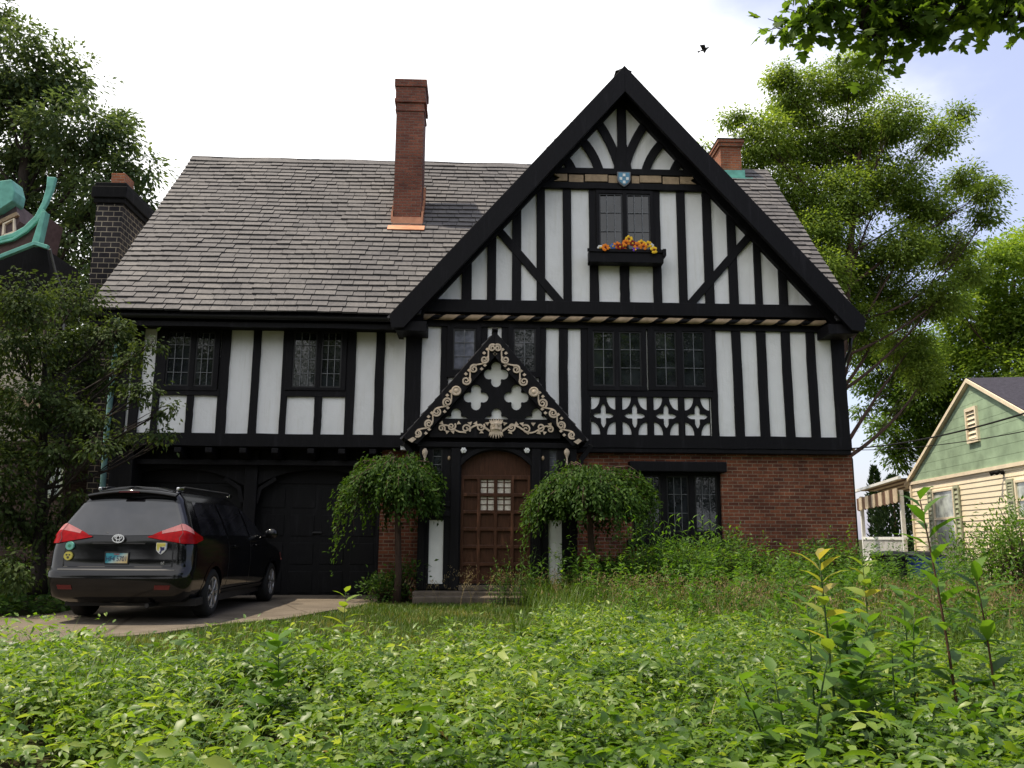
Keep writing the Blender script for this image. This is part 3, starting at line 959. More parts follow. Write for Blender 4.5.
# carved vine beam with a grotesque mask
zv = PZ(495, 428, Yp)
vb = part(MB().box(plx + .5, prx - .5, Yp + .0, Yp + .08, PZ(495, 438, Yp), PZ(495, 419, Yp)), 'carved_beam', 'timber', bevel=.006)
mb = MB()
cxm = PX(496, 428, Yp)
for sgn in (-1, 1):
    q = [(cxm + sgn * (.12 + .98 * t), zv - .02 + .075 * math.sin(t * 9.5 - .6) * (1 - .15 * t)) for t in np.linspace(0, 1, 40)]
    mb.ribbon(q, list(np.linspace(.036, .024, 40)), Yp - .035, Yp + .005)
    for s, r, fl in ((.30, .085, 1), (.58, .09, -1), (.86, .085, 1), (1.05, .07, -1)):
        c = (cxm + sgn * s, zv + fl * .02)
        pts = spiral(c[0], c[1], r, (0 if sgn < 0 else math.pi) + fl * .7, 1.35, fl * sgn)
        mb.ribbon(pts, list(np.linspace(.032, .022, len(pts))), Yp - .04 - s * .004, Yp + .004)
    for s in np.linspace(.17, 1.05, 9):
        a = random.uniform(0, 6)
        c = np.array([cxm + sgn * s, zv + (.085 if int(s * 30) % 2 else -.085)])
        mb.prism([tuple(c + .055 * np.array([math.cos(a + k * 2.1) * (1 if k % 2 else .9), math.sin(a + k * 2.1) * .8])) for k in range(3)], Yp - .03 - .003 * s, Yp + .003)
part(mb, 'carved_vine', 'cream', vb)
mb = MB()
mb.ball((cxm, Yp - .03, zv - .0), (.115, .07, .15), 16)
mb.prism([(cxm - .03, zv - .035), (cxm + .03, zv - .035), (cxm + .015, zv + .07), (cxm - .015, zv + .07)], Yp - .135, Yp - .05)
for sgn in (-1, 1):
    mb.bar((cxm + sgn * .02, Yp - .10, zv + .06), (cxm + sgn * .1, Yp - .075, zv + .085), .04, .035)
    mb.ball((cxm + sgn * .05, Yp - .075, zv + .03), (.03, .03, .02), 8)
    mb.ball((cxm + sgn * .06, Yp - .08, zv - .03), (.04, .03, .03), 8)
for i in range(7):
    t = -1.2 + i * .4
    mb.prism([(cxm + .10 * math.sin(t) - .03, zv - .08), (cxm + .10 * math.sin(t) + .03, zv - .08), (cxm + .15 * math.sin(t), zv - .14 - .08 * math.cos(t))], Yp - .07 - .004 * i, Yp - .02)
    mb.prism([(cxm + .10 * math.sin(t) - .03, zv + .09), (cxm + .10 * math.sin(t) + .03, zv + .09), (cxm + .14 * math.sin(t), zv + .14 + .05 * math.cos(t))], Yp - .06 - .004 * i, Yp - .02)
mk = part(mb, 'carved_mask', 'cream', vb, smooth=False)
# porch front: black frame, arched door opening, white panels, side lights
Yq = Yp + .12
ax0, ax1 = PX(460.5, 520, Yq), PX(530.5, 520, Yq)
azs, azt = PZ(495, 465, Yq), PZ(495, 450, Yq)
pz0 = PZ(495, 590, Yq)
fx0, fx1 = PX(418, 520, Yq), PX(577, 520, Yq)
dz0 = PZ(495, 584, Yq)
ar = arch_pts(ax0, ax1, azs, azt)
hole_d = [(ax0, dz0)] + ar + [(ax1, dz0)]
lx0, lx1 = PX(428.5, 552, Yq), PX(443, 552, Yq)
rx0_, rx1_ = PX(548.5, 555, Yq), PX(562, 555, Yq)
lz0, lz1, rz1 = PZ(435, 584, Yq), PZ(435, 520, Yq), PZ(555, 520, Yq)
sz0, sz1 = PZ(437, 497, Yq), PZ(437, 448, Yq)
slx0, slx1 = PX(432, 470, Yq), PX(442, 470, Yq)
srx0, srx1 = PX(549, 470, Yq), PX(557.5, 470, Yq)
q = lambda a, b, c, d: [(a, c), (b, c), (b, d), (a, d)]
part(MB().plate([(fx0, pz0 - .1), (fx1, pz0 - .1), (fx1, PORCH_Z + .12), (fx0, PORCH_Z + .12)], [hole_d, q(lx0, lx1, lz0, lz1), q(rx0_, rx1_, lz0, rz1), q(slx0, slx1, sz0, sz1), q(srx0, srx1, sz0, sz1)], Yq, Yq + .12), 'porch_front', 'timber', bevel=.01)
part(MB().box(lx0 - .03, lx1 + .03, Yq + .04, Yq + .08, lz0 - .03, lz1 + .03), 'porch_panel', 'white_paint')
part(MB().box(rx0_ - .03, rx1_ + .03, Yq + .04, Yq + .08, lz0 - .03, rz1 + .03), 'porch_panel', 'white_paint')
for a, b, gl in ((slx0, slx1, 'glass'), (srx0, srx1, 'glass_sky_sheen')):
    sl = part(MB().plate(q(a - .02, b + .02, sz0 - .02, sz1 + .02), [q(a + .02, b - .02, sz0 + .02, sz1 - .02)], Yq + .03, Yq + .07), 'side_light', 'iron')
    part(MB().box(a, b, Yq + .075, Yq + .085, sz0, sz1), 'pane', gl, sl)
    l = MB()
    for i in (1, 2, 3, 4, 5): l.box(a, b, Yq + .062, Yq + .074, sz0 + (sz1 - sz0) * i / 6 - .006, sz0 + (sz1 - sz0) * i / 6 + .006)
    part(l, 'leading', 'lead', sl)
part(MB().box(fx0 - .04, fx1 + .04, Yq - .07, Yq + .1, PORCH_Z + .0, PORCH_Z + .11), 'porch_beam', 'timber', bevel=.015)
for a, b in ((fx0, fx0 + .14), (fx1 - .14, fx1), (ax0 - .2, ax0 - .02), (ax1 + .02, ax1 + .2)):
    part(MB().box(a, b, Yq - .05, Yq + .02, pz0, PORCH_Z - .001), 'porch_post', 'timber', bevel=.015)
for z in (lz1 + .12, lz1 + .3, pz0 + .06):
    for a, b in ((fx0 + .14, ax0 - .2), (ax1 + .2, fx1 - .14)):
        part(MB().box(a + .001, b - .001, Yq - .03, Yq + .02, z - .05, z + .05), 'porch_rail', 'timber', bevel=.01)
# moulded door arch
part(MB().ribbon(arch_pts(ax0 - .05, ax1 + .05, azs, azt + .06), .09, Yq - .03, Yq + .03), 'door_arch', 'timber', bevel=.01)
part(MB().box(fx0 + .01, fx0 + .12, Yq + .121, .1, pz0 - .1, PORCH_Z + .1), 'porch_side_wall', 'timber')
part(MB().box(fx1 - .12, fx1 - .01, Yq + .121, .1, pz0 - .1, PORCH_Z + .1), 'porch_side_wall', 'timber')
part(MB().box(plx + .35, prx - .35, Yp + .14, .0, PORCH_Z + .13, PORCH_Z + .16), 'porch_ceiling', 'soffit')
for px in (463.6, 527):
    c = (PX(px, 450, Yq - .06), Yq - .055, PZ(px, 450.3, Yq - .06))
    mb = MB().ball((c[0], c[1] - .015, c[2]), (.022, .022, .022), 10)
    for k in range(6):
        a = k * math.pi / 3
        mb.ball((c[0] + .036 * math.cos(a), c[1], c[2] + .036 * math.sin(a)), (.024, .016, .024), 8)
    part(mb, 'carved_rose', 'white_paint', smooth=True)
for px in (424.8, 567):
    c = (PX(px, 456, Yq - .09), Yq - .07, PZ(px, 456, Yq - .09))
    mb = MB().lathe([(.012, -.17), (.02, -.13), (.016, -.05), (.03, .0), (.052, .05), (.056, .09), (.035, .13), (.012, .15)], c, 'z', 12)
    mb.bar((c[0], c[1] + .05, c[2] - .02), (c[0], c[1] - .0, c[2]), .03, .03)
    part(mb, 'wall_sconce', 'cream', smooth=True)
for px in (449, 543):
    c = (PX(px, 458, Yq - .03), Yq - .01, PZ(px, 458, Yq - .03))
    part(MB().ball(c, (.03, .02, .045), 8), 'carved_boss', 'tan_board', smooth=True)
# corner brackets under the porch eaves
for sgn, x in ((-1, fx0 - .02), (1, fx1 + .02)):
    part(MB().ribbon([(x, PORCH_Z - .55), (x + sgn * .08, PORCH_Z - .2), (x + sgn * .28, PORCH_Z + .08)], .1, Yq, Yq + .1), 'porch_bracket', 'timber', bevel=.01)

# door
Yd = Yq + .16
DOOR = part(MB().prism([(ax0 - .05, dz0 - .05)] + arch_pts(ax0 - .05, ax1 + .05, azs, azt + .04) + [(ax1 + .05, dz0 - .05)], Yd, Yd + .05), 'door', 'oak')
c4 = np.linspace(ax0 + .02, ax1 - .02, 5)
ztop = PZ(495, 478, Yd)
zr6 = [ztop - (ztop - dz0 - .03) * k / 6.0 for k in range(7)]
holes = []
for i in range(4):
    for j in range(6):
        holes.append(q(c4[i] + .035, c4[i + 1] - .035, zr6[j + 1] + .035, zr6[j] - .035))
part(MB().plate([(ax0 - .04, dz0 - .02), (ax1 + .04, dz0 - .02), (ax1 + .04, ztop + .05), (ax0 - .04, ztop + .05)], holes, Yd - .055, Yd + .002), 'door_frame', 'oak', DOOR, bevel=.012)
for i in (1, 2):
    for j in (0, 1):
        a, b, z0, z1 = c4[i] + .035, c4[i + 1] - .035, zr6[j + 1] + .035, zr6[j] - .035
        part(MB().box(a, b, Yd - .012, Yd - .004, z0, z1), 'door_pane', 'curtain', DOOR)
        l = MB()
        l.box((a + b) / 2 - .012, (a + b) / 2 + .012, Yd - .024, Yd - .013, z0, z1).box(a, b, Yd - .022, Yd - .0135, z0 + .1, z0 + .115).box(a, b, Yd - .022, Yd - .0135, z0 + .2, z0 + .215)
        part(l, 'glazing_bar', 'oak', DOOR)
part(MB().lathe([(.0, -.06), (.03, -.05), (.03, -.03), (.012, -.02), (.012, 0)], (ax1 - .1, Yd - .055, dz0 + 1.0), 'y', 12), 'door_knob', 'copper', DOOR, smooth=True)
part(MB().box(ax0 - .02, ax1 + .02, Yq - .05, Yd, dz0 - .12, dz0 - .022), 'threshold', 'stone_step', bevel=.01)

# ---- garage front
Yr = .8
part(MB().box(PX(379, 540, Yr - .2), bx0 - .55, Yr - .2, Yr + .1, -.3, 3.12), 'brick_wall', 'brick')
part(MB().box(fx0 - .2, -.2, .12, .6, -.3, 3.1), 'brick_wall', 'brick')
pxa, pxb = PX(379, 540, .45), PX(418, 540, .45)
part(MB().box(pxa, pxb + .1, .45, Yr - .21, -.3, 3.07), 'brick_pier', 'brick')
zg1, zgs = PZ(316, 470, Yr), PZ(316, 487, Yr)
gopen = [(PX(104, 540, Yr), PX(242, 540, Yr)), (PX(255, 540, Yr), PX(377, 540, Yr))]
hs = []
for a, b in gopen:
    hs.append([(a, -.25)] + arch_pts(a, b, zgs, zg1) + [(b, -.25)])
part(MB().plate([(XL + .06, -.3), (pxa - .002, -.3), (pxa - .002, 3.13), (XL + .06, 3.13)], hs, Yr - .12, Yr), 'garage_front', 'timber', bevel=.015)
for a, b in gopen:
    zdt = PZ(316, 484, Yr + .1)
    gd = MB().box(a - .05, b + .05, Yr + .09, Yr + .14, -.2, zdt)
    GD = part(gd, 'garage_door', 'door_black')
    mb = MB()
    n = 4
    hh = (zdt - 0) / n
    for i in range(n):
        ww = (b - a) / 4
        for j in range(4):
            mb.box(a + ww * j + .07, a + ww * (j + 1) - .07, Yr + .075, Yr + .092, hh * i + .07, hh * (i + 1) - .07)
    part(mb, 'door_panels', 'door_black', GD, bevel=.01)
    part(MB().box((a + b) / 2 - .1, (a + b) / 2 + .1, Yr + .04, Yr + .076, 1.28, 1.32), 'handle', 'iron', GD, bevel=.01)
    part(MB().box(a - .05, b + .05, Yr + .06, Yr + .12, zdt + .003, zg1 + .1), 'arch_board', 'timber')
    for sgn, x in ((1, a), (-1, b)):
        part(MB().ribbon([(x + sgn * .01, zgs - .35), (x + sgn * .08, zgs - .05), (x + sgn * .4, zgs + .16)], .09, Yr - .16, Yr - .09), 'garage_bracket', 'timber', bevel=.01)
part(MB().box(PX(243, 540, Yr - .1) - .02, PX(254, 540, Yr - .1) + .02, Yr - .2, Yr - .121, -.2, 3.0), 'garage_post', 'timber', bevel=.02)
part(MB().box(XL - .05, XL + .4, .3, Yr, -.3, 3.05), 'corner_pier', 'soffit')
# step
part(MB().box(PX(413, 600, -1.5), PX(604, 600, -1.5), -1.62, Yq - .06, -.2, PZ(495, 597, -1.6)), 'porch_step', 'stone_step', bevel=.02)
part(MB().box(fx0 - .05, fx1 + .05, -1.25, .1, -.2, dz0 - .124), 'porch_landing', 'stone_step', bevel=.02)

# ---- window box with its flowers: hangs on the wall, a thing of its own
bxa, bxb = PX(589, 257, -.45), PX(663, 257, -.45)
bz0, bz1 = PZ(626, 263, -.45), PZ(626, 251, -.45)
WB = empty('window_box', ((bxa + bxb) / 2, -.35, bz0), 'black window box of orange and purple flowers below the gable window', 'window box')
mb = MB().box(bxa, bxb, -.50, -.47, bz0, bz1).box(bxa, bxb, -.26, -.23, bz0, bz1).box(bxa, bxa + .03, -.47, -.26, bz0, bz1).box(bxb - .03, bxb, -.47, -.26, bz0, bz1).box(bxa, bxb, -.47, -.26, bz0, bz0 + .04).box(bxa - .04, bxb + .04, -.53, -.5, bz1 - .05, bz1 + .02)
mb.box(bxb - .02, bxb + .05, -.55, -.25, bz1 - .12, bz1 + .03)
part(mb, 'box', 'timber', WB, bevel=.005)
part(MB().box(bxa + .03, bxb - .03, -.47, -.26, bz0 + .05, bz1 - .04), 'soil', 'soffit', WB)
fcol = {'orange': (.75, .22, .02), 'yellow': (.8, .5, .03), 'deep_red': (.22, .015, .015), 'purple': (.16, .05, .42), 'white': (.75, .75, .7), 'blue': (.08, .16, .45)}
FM = {k: simple('petal_' + k, v, .7, .2, 0, .15, 30) for k, v in fcol.items()}
for fx, fz, c in ((600.5, 248, 'white'), (605.5, 247.5, 'orange'), (613, 246.5, 'blue'), (617, 245.2, 'orange'), (612, 250, 'yellow'), (623.5, 246, 'deep_red'), (629, 239, 'yellow'), (626, 243, 'orange'), (632.5, 243.5, 'deep_red'), (637, 245.5, 'orange'), (641.5, 243.2, 'yellow'), (643.5, 246.5, 'orange'), (651, 246, 'white'), (635.5, 249.8, 'purple'), (623, 250, 'orange'), (620, 247, 'deep_red'), (648, 244.5, 'yellow'), (654, 250, 'yellow')):
    Y = -.52 + random.uniform(-.05, .08)
    cx, cz = PX(fx, fz, Y), PZ(fx, fz, Y)
    mb = MB(); r = .055 if c in ('orange', 'yellow') else .045
    for k in range(7):
        a = k * 2 * math.pi / 7 + random.random()
        mb.ball((cx + r * math.cos(a), Y + random.uniform(-.01, .01), cz + r * .9 * math.sin(a)), (r * .62, .014, r * .62), 7)
    fl = part(mb, 'flower', FM[c], WB)
    part(MB().ball((cx, Y - .012, cz), (.022, .015, .022), 7), 'flower_eye', FM['deep_red'] if c in ('orange', 'yellow') else FM['yellow'], fl)
# ================================================================== ground
def sstep(a, b, x):
    t = np.clip((np.asarray(x, float) - a) / (b - a), 0, 1)
    return t * t * (3 - 2 * t)


def gz(x, y):
    x = np.asarray(x, float); y = np.asarray(y, float)
    z = .03 * sstep(.5, -1.2, y) + .06 * sstep(-6, -9, y)
    z = z + .55 * sstep(-6.3, -9.5, x) * sstep(-10, -5, y)
    z = z + .02 * np.sin(x * 1.7 + .5 * y) * np.sin(y * 1.3) * sstep(-1.5, -4, y) * sstep(-6, -4, x + 0 * y)
    return z


def sheet(name, xs, ys, mat, dz=0, mask=None, kind='structure'):
    xs = np.asarray(xs); ys = np.asarray(ys)
    X, Y = np.meshgrid(xs, ys)
    Z = gz(X, Y) + dz
    n, m = X.shape
    v = np.stack([X.ravel(), Y.ravel(), Z.ravel()], 1)
    idx = np.arange(n * m).reshape(n, m)
    f = np.stack([idx[:-1, :-1].ravel(), idx[:-1, 1:].ravel(), idx[1:, 1:].ravel(), idx[1:, :-1].ravel()], 1)
    me = bpy.data.meshes.new(name); me.from_pydata(v.tolist(), [], f.tolist()); me.update()
    return tag(link(name, me, mat, None, True), kind=kind)


def soil_mat():
    t = NT('soil_and_moss')
    c = t.ramp(t.noise(1.6, 7), [(.3, (.026, .020, .012)), (.5, (.036, .034, .013)), (.68, (.03, .048, .012))])
    t.pbsdf(c, .95, .1, 0, t.bump(t.noise(22, 6), .8, .04))
    return t.m


def concrete_mat():
    t = NT('drive_concrete')
    c = t.ramp(t.noise(1.4, 7), [(.3, (.10, .082, .062)), (.6, (.145, .12, .092)), (.8, (.18, .15, .118))])
    c = t.mix(1, c, t.ramp(t.noise(60, 3), [(.3, (.8, .8, .8)), (.7, (1.12, 1.12, 1.12))]), 'MULTIPLY')
    vo = t.n('ShaderNodeTexVoronoi'); vo.feature = 'DISTANCE_TO_EDGE'; vo.inputs['Scale'].default_value = .45
    t.l(t.n('ShaderNodeTexCoord').outputs['Object'], vo.inputs['Vector'])
    c = t.mix(1, c, t.ramp(vo.outputs['Distance'], [(.0, (.5, .48, .45)), (.010, (1, 1, 1))]), 'MULTIPLY')
    t.pbsdf(c, .9, .2, 0, t.bump(t.noise(80, 4), .4, .006))
    return t.m


ax = np.concatenate([[-600, -300, -150, -80, -50, -35], np.arange(-26, 26.01, .33), [35, 50, 80, 150, 300, 600]])
ay = np.concatenate([[-600, -200, -100, -60, -40, -30], np.arange(-24, 24.01, .33), [35, 50, 80, 150, 300, 600, 900]])
sheet('ground', ax, ay, soil_mat())
# driveway: a bent strip
rgt = np.array([(-1.75, .75), (-1.8, -.8), (-2.1, -2.6), (-2.75, -4.3), (-3.8, -6.1), (-5.2, -7.9), (-8, -10.2), (-12, -12.5)], float)
lft = np.array([(-7.2, .75), (-6.75, -.8), (-6.45, -2.4), (-6.35, -3.8), (-6.9, -5.0), (-8.2, -6.2), (-10.6, -7.6), (-13.5, -9.2)], float)


def dens(p, n):
    t = np.linspace(0, len(p) - 1, n); i = np.minimum(t.astype(int), len(p) - 2); k = (t - i)[:, None]
    return p[i] * (1 - k) + p[i + 1] * k


A, B = dens(rgt, 60), dens(lft, 60)
mb = MB()
rows = []
for a, b in zip(A, B):
    row = []
    for k in np.linspace(0, 1, 22):
        p = a * (1 - k) + b * k
        row.append((p[0], p[1], float(gz(p[0], p[1])) + .035))
    rows.append([(row[0][0], row[0][1], row[0][2] - .15)] + row + [(row[-1][0], row[-1][1], row[-1][2] - .15)])
mb.grid(rows)
tag(mb.build('driveway', concrete_mat(), None, smooth=False), kind='structure')


def in_drive(x, y, pad=0):
    """true where the driveway lies"""
    x = np.asarray(x); y = np.asarray(y)
    # distance test against the two edges at the same parameter
    out = np.zeros(x.shape, bool)
    for i in range(len(A) - 1):
        quad = [A[i], A[i + 1], B[i + 1], B[i]]
        ins = np.ones(x.shape, bool); ins2 = np.ones(x.shape, bool)
        for k in range(4):
            a, b = quad[k], quad[(k + 1) % 4]
            c = (b[0] - a[0]) * (y - a[1]) - (b[1] - a[1]) * (x - a[0])
            ins &= c >= -.0; ins2 &= c <= .0
        out |= ins | ins2
    return out


# ================================================================== leaves
T_DIAMOND = (np.array([(0, 0, 0), (.45, -.5, .08), (1, 0, -.1), (.45, .5, .08)], float), [(0, 1, 2), (0, 2, 3)])
T_OVATE = (np.array([(0, 0, 0), (.5, 0, 0), (1, 0, -.16), (.28, -.46, .06), (.66, -.34, 0), (.28, .46, .06), (.66, .34, 0)], float),
           [(0, 3, 1), (3, 4, 1), (1, 4, 2), (0, 1, 5), (1, 6, 5), (1, 2, 6)])
T_LANCE = (np.array([(0, 0, 0), (.35, 0, .02), (.7, 0, -.03), (1, 0, -.18), (.3, -.5, .07), (.68, -.36, 0), (.3, .5, .07), (.68, .36, 0)], float),
           [(0, 4, 1), (4, 5, 2, 1), (5, 3, 2), (0, 1, 6), (1, 2, 7, 6), (2, 3, 7)])
_mp = [(0, 0), (-.05, -.22), (.16, -.5), (.22, -.26), (.55, -.56), (.56, -.22), (.78, -.24), (1, 0), (.78, .24), (.56, .22), (.55, .56), (.22, .26), (.16, .5), (-.05, .22)]
T_MAPLE = (np.array([(.38, 0, .03)] + [(a, b, -.25 * b * b - .06 * a) for a, b in _mp], float), [(0, i, i % 14 + 1) for i in range(1, 15)])


def nrm(v):
    return v / np.maximum(np.linalg.norm(v, axis=1, keepdims=True), 1e-9)


def np_mesh(name, V, polys, tint, mat, parent=None, smooth=True):
    """polys: list of (int array n x k)"""
    me = bpy.data.meshes.new(name)
    me.vertices.add(len(V)); me.vertices.foreach_set('co', np.ascontiguousarray(V, np.float32).ravel())
    nl = sum(p.size for p in polys); nf = sum(len(p) for p in polys)
    me.loops.add(nl); me.loops.foreach_set('vertex_index', np.concatenate([p.ravel() for p in polys]).astype(np.int32))
    me.polygons.add(nf)
    tot = np.concatenate([np.full(len(p), p.shape[1], np.int32) for p in polys])
    st = np.concatenate([[0], np.cumsum(tot)[:-1]]).astype(np.int32)
    me.polygons.foreach_set('loop_start', st)
    try: me.polygons.foreach_set('loop_total', tot)
    except Exception: pass
    a = me.attributes.new('tint', 'FLOAT', 'FACE'); a.data.foreach_set('value', np.ascontiguousarray(tint, np.float32))
    me.update(calc_edges=True); me.validate()
    return link(name, me, mat, parent, smooth)


def leaves(name, P, D, N, L, Wd, tint, mat, parent=None, tmpl=T_DIAMOND):
    V0, faces = tmpl
    n = len(P)
    D = nrm(D); B = nrm(np.cross(N, D)); N2 = np.cross(D, B)
    V = (P[:, None, :] + V0[None, :, 0, None] * L[:, None, None] * D[:, None, :] + V0[None, :, 1, None] * Wd[:, None, None] * B[:, None, :] + V0[None, :, 2, None] * L[:, None, None] * N2[:, None, :])
    k = len(V0)
    base = (np.arange(n) * k)[:, None]
    by = {}
    for f in faces: by.setdefault(len(f), []).append(f)
    polys, tt = [], []
    for m_, fl in by.items():
        arr = np.array(fl)                       # q x m
        polys.append((base[:, :, None] + arr[None]).reshape(-1, m_))
        tt.append(np.repeat(tint, len(fl)))
    return np_mesh(name, V.reshape(-1, 3), polys, np.concatenate(tt), mat, parent)


def blades(name, P, H, Wd, lean, tint, mat, parent=None, segs=3, curl=1.0):
    """grass blades: P base, H height, lean xy vector (n,2) as a fraction of height"""
    n = len(P)
    side = np.stack([-lean[:, 1], lean[:, 0], np.zeros(n)], 1) + RNG.normal(0, .02, (n, 3)) * [1, 1, 0]
    side = nrm(side + 1e-6)
    V = []
    for i in range(segs + 1):
        t = i / segs
        c = P + np.stack([lean[:, 0] * H * t ** 2 * curl, lean[:, 1] * H * t ** 2 * curl, H * (t - .30 * t ** 3 * np.linalg.norm(lean, axis=1))], 1)
        if i < segs:
            w = (Wd * (1 - .75 * t ** 1.5) / 2)[:, None]
            V += [c - side * w, c + side * w]
        else: V += [c]
    V = np.stack(V, 1)
    k = V.shape[1]
    base = (np.arange(n) * k)[:, None]
    q = np.array([(2 * i, 2 * i + 1, 2 * i + 3, 2 * i + 2) for i in range(segs - 1)])
    t3 = np.array([(2 * segs - 2, 2 * segs - 1, 2 * segs)])
    polys = [(base[:, :, None] + q[None]).reshape(-1, 4), (base[:, :, None] + t3[None]).reshape(-1, 3)]
    tt = np.concatenate([np.repeat(tint, segs - 1), tint])
    return np_mesh(name, V.reshape(-1, 3), polys, tt, mat, parent)


def rdir(n):
    return nrm(RNG.normal(0, 1, (n, 3)))


bark = {}
def bark_mat(name, c):
    if name not in bark:
        t = NT(name)
        f = t.noise(7, 7, t.mapping((3, 3, .6)), .7)
        t.pbsdf(t.ramp(f, [(.3, tuple(x * .5 for x in c)), (.7, tuple(x * 1.5 for x in c))]), .9, .2, 0, t.bump(f, .9, .03))
        bark[name] = t.m
    return bark[name]


def bez(a, b, c, n):
    t = np.linspace(0, 1, n)[:, None]
    return (1 - t) ** 2 * a + 2 * t * (1 - t) * b + t * t * c


def tree(name, label, base, top, lobes, trunk_r, nleaf, leaf, mats, group=None, spray=.55, clus=26, flat=.5, tmpl=T_DIAMOND, droop=.25, cat='tree', shell=.45, twigs=True, ratio=.45):
    """lobes: (centre xyz, radius xyz). Limbs run from the trunk to every lobe, twigs to leaf sprays inside it."""
    root = empty(name, tuple(base), label, cat, group)
    base = np.array(base, float); top = np.array(top, float)
    mid = (base + top) / 2 + RNG.normal(0, .04, 3) * np.linalg.norm(top - base) * [1, 1, 0]
    tp = bez(base, mid, top, 14)
    wood = MB()
    rad = trunk_r * (1 - np.linspace(0, 1, 14) * .8); rad[0] *= 1.35
    wood.tube(tp, list(rad), 10)
    vol = np.array([np.prod(r) ** (2 / 3) for c, r in lobes]); vol /= vol.sum()
    P, D, N, T = [], [], [], []
    for (c, r), vfr in zip(lobes, vol):
        c = np.array(c, float); r = np.array(r, float) * np.ones(3)
        # limb
        h = np.clip((c[2] - base[2]) / max(top[2] - base[2], .1) - .20, .22, .95)
        k = int(h * 13); a = tp[k]
        m_ = a * .45 + c * .55 + np.array([0, 0, -.10 * np.linalg.norm(c - a)]) + RNG.normal(0, .06, 3) * np.linalg.norm(c - a)
        lim = bez(a, m_, c, 9)
        r1 = rad[k] * .36
        wood.tube(lim, list(np.linspace(r1, max(.012, r1 * .22), 9)), 6)
        nc = max(4, int(nleaf * vfr / clus))
        u = rdir(nc) * (shell + (1 - shell) * RNG.random((nc, 1)) ** .6)
        cc = c + u * r
        lift = RNG.normal(0, 1, nc)
        for j in range(nc):
            if twigs and j < 14:
                s0 = lim[RNG.integers(3, 9)]
                wood.tube(bez(s0, (s0 + cc[j]) / 2 + RNG.normal(0, .1, 3), cc[j], 4), [max(.009, r1 * .16), .009, .006, .003], 4)
        sp = spray * np.mean(r) ** .3 * RNG.uniform(.6, 1.3, (nc, 1))
        off = RNG.normal(0, 1, (nc, clus, 3)) * sp[:, :, None] * np.array([1, 1, flat]) * .5
        # tilt each spray downwards and outwards
        outw = nrm(cc - c + 1e-6)
        off[..., 2] -= droop * np.linalg.norm(off[..., :2], axis=-1) * RNG.uniform(.2, 1.4, (nc, 1))
        p = cc[:, None, :] + off
        d = nrm((off + outw[:, None, :] * sp[:, :, None] * .4 + RNG.normal(0, .25, off.shape) * sp[:, :, None]).reshape(-1, 3) + np.array([0, 0, -.12]))
        nn = nrm(np.array([0, 0, 1.]) + .35 * np.repeat(outw, clus, 0) + RNG.normal(0, .42, (nc * clus, 3)))
        P.append(p.reshape(-1, 3)); D.append(d); N.append(nn)
        T.append(np.clip(np.repeat(RNG.normal(.5, .17, nc), clus) + RNG.normal(0, .14, nc * clus), 0, 1))
    P, D, N, T = map(np.concatenate, (P, D, N, T))
    L = leaf * RNG.uniform(.65, 1.3, len(P))
    wood.build('trunk', mats[1], root, True, fix=False)
    leaves('crown', P, D, N, L, L * ratio * RNG.uniform(.85, 1.2, len(P)), T, mats[0], root, tmpl)
    return root


def lobes_px(Y, lst, yr=1.0):
    """crown lobes seen at these places of the picture, standing around depth Y"""
    o = []
    for e in lst:
        px, py, r = e[:3]
        Yd = Y + (e[3] if len(e) > 3 else RNG.uniform(-1, 1) * 1.2)
        c = onY(px, py, Yd)
        s = ((c - CAM) @ fw) / F
        rr = r * s
        o.append((c, (rr, rr * yr, rr * (e[4] if len(e) > 4 else .85))))
    return o
# ================================================================== the parked van
VX, VY = -4.90, -5.30
VZ = float(gz(VX, -4)) + .035
VAN = empty('minivan', (VX, VY, VZ), 'black minivan parked on the driveway in front of the garage doors', 'minivan')
VROT = R(-2.3)


def ip(z, t):
    return float(np.interp(z, [a for a, b in t], [b for a, b in t]))


W_T = [(.26, .84), (.34, .93), (.50, .975), (.75, .992), (.95, .985), (1.08, .965), (1.18, .93), (1.42, .82), (1.66, .69), (1.76, .60)]
YR_T = [(.26, .16), (.34, -.02), (.50, -.07), (.66, -.075), (.70, -.03), (.75, .0), (1.0, .015), (1.10, .03), (1.18, .06), (1.66, .30), (1.76, .34)]
YF_T = [(.26, 4.75), (.34, 4.93), (.55, 5.0), (.80, 4.95), (.92, 4.80), (1.02, 4.25), (1.10, 3.98), (1.30, 3.62), (1.62, 3.15), (1.76, 2.85)]
LO, HI = .26, 1.76


def vS(side, seg, t, z, off=0.):
    """point on the body skin. seg 0 rear, 1 rear corner, 2 flank, 3 front corner, 4 front"""
    w, yr, yf = ip(z, W_T), ip(z, YR_T), ip(z, YF_T)
    rc = .20 if z < 1.15 else .13
    rf = .45
    w += off; yr -= off; yf += off
    if seg == 0:
        x = (w - rc) * t; y = yr + .055 * (t ** 2) * (w - rc)
    elif seg == 1:
        y0 = yr + .055 * (w - rc)
        a = math.pi / 2 * t
        x = w - rc + rc * math.sin(a); y = y0 + rc * (1 - math.cos(a))
    elif seg == 2:
        y0 = yr + .055 * (w - rc) + rc; y1 = yf - rf
        y = y0 + (y1 - y0) * t; x = w
        s = (y - .2) / 4.8
        x -= .06 * max(0, s - .6) ** 1.5
    elif seg == 3:
        a = math.pi / 2 * t
        x0 = w - .06 * max(0, (yf - rf - .2) / 4.8 - .6) ** 1.5
        x = x0 - rf * (1 - math.cos(a)); y = yf - rf + rf * math.sin(a)
    else:
        x0 = w - .06 * max(0, (yf - rf - .2) / 4.8 - .6) ** 1.5 - rf
        x = x0 * (1 - t); y = yf
    return side * x, y, z


def V(p):
    c, s = math.cos(VROT), math.sin(VROT)
    x, y, z = p
    return (VX + c * x - s * y, VY + s * x + c * y, VZ + z)


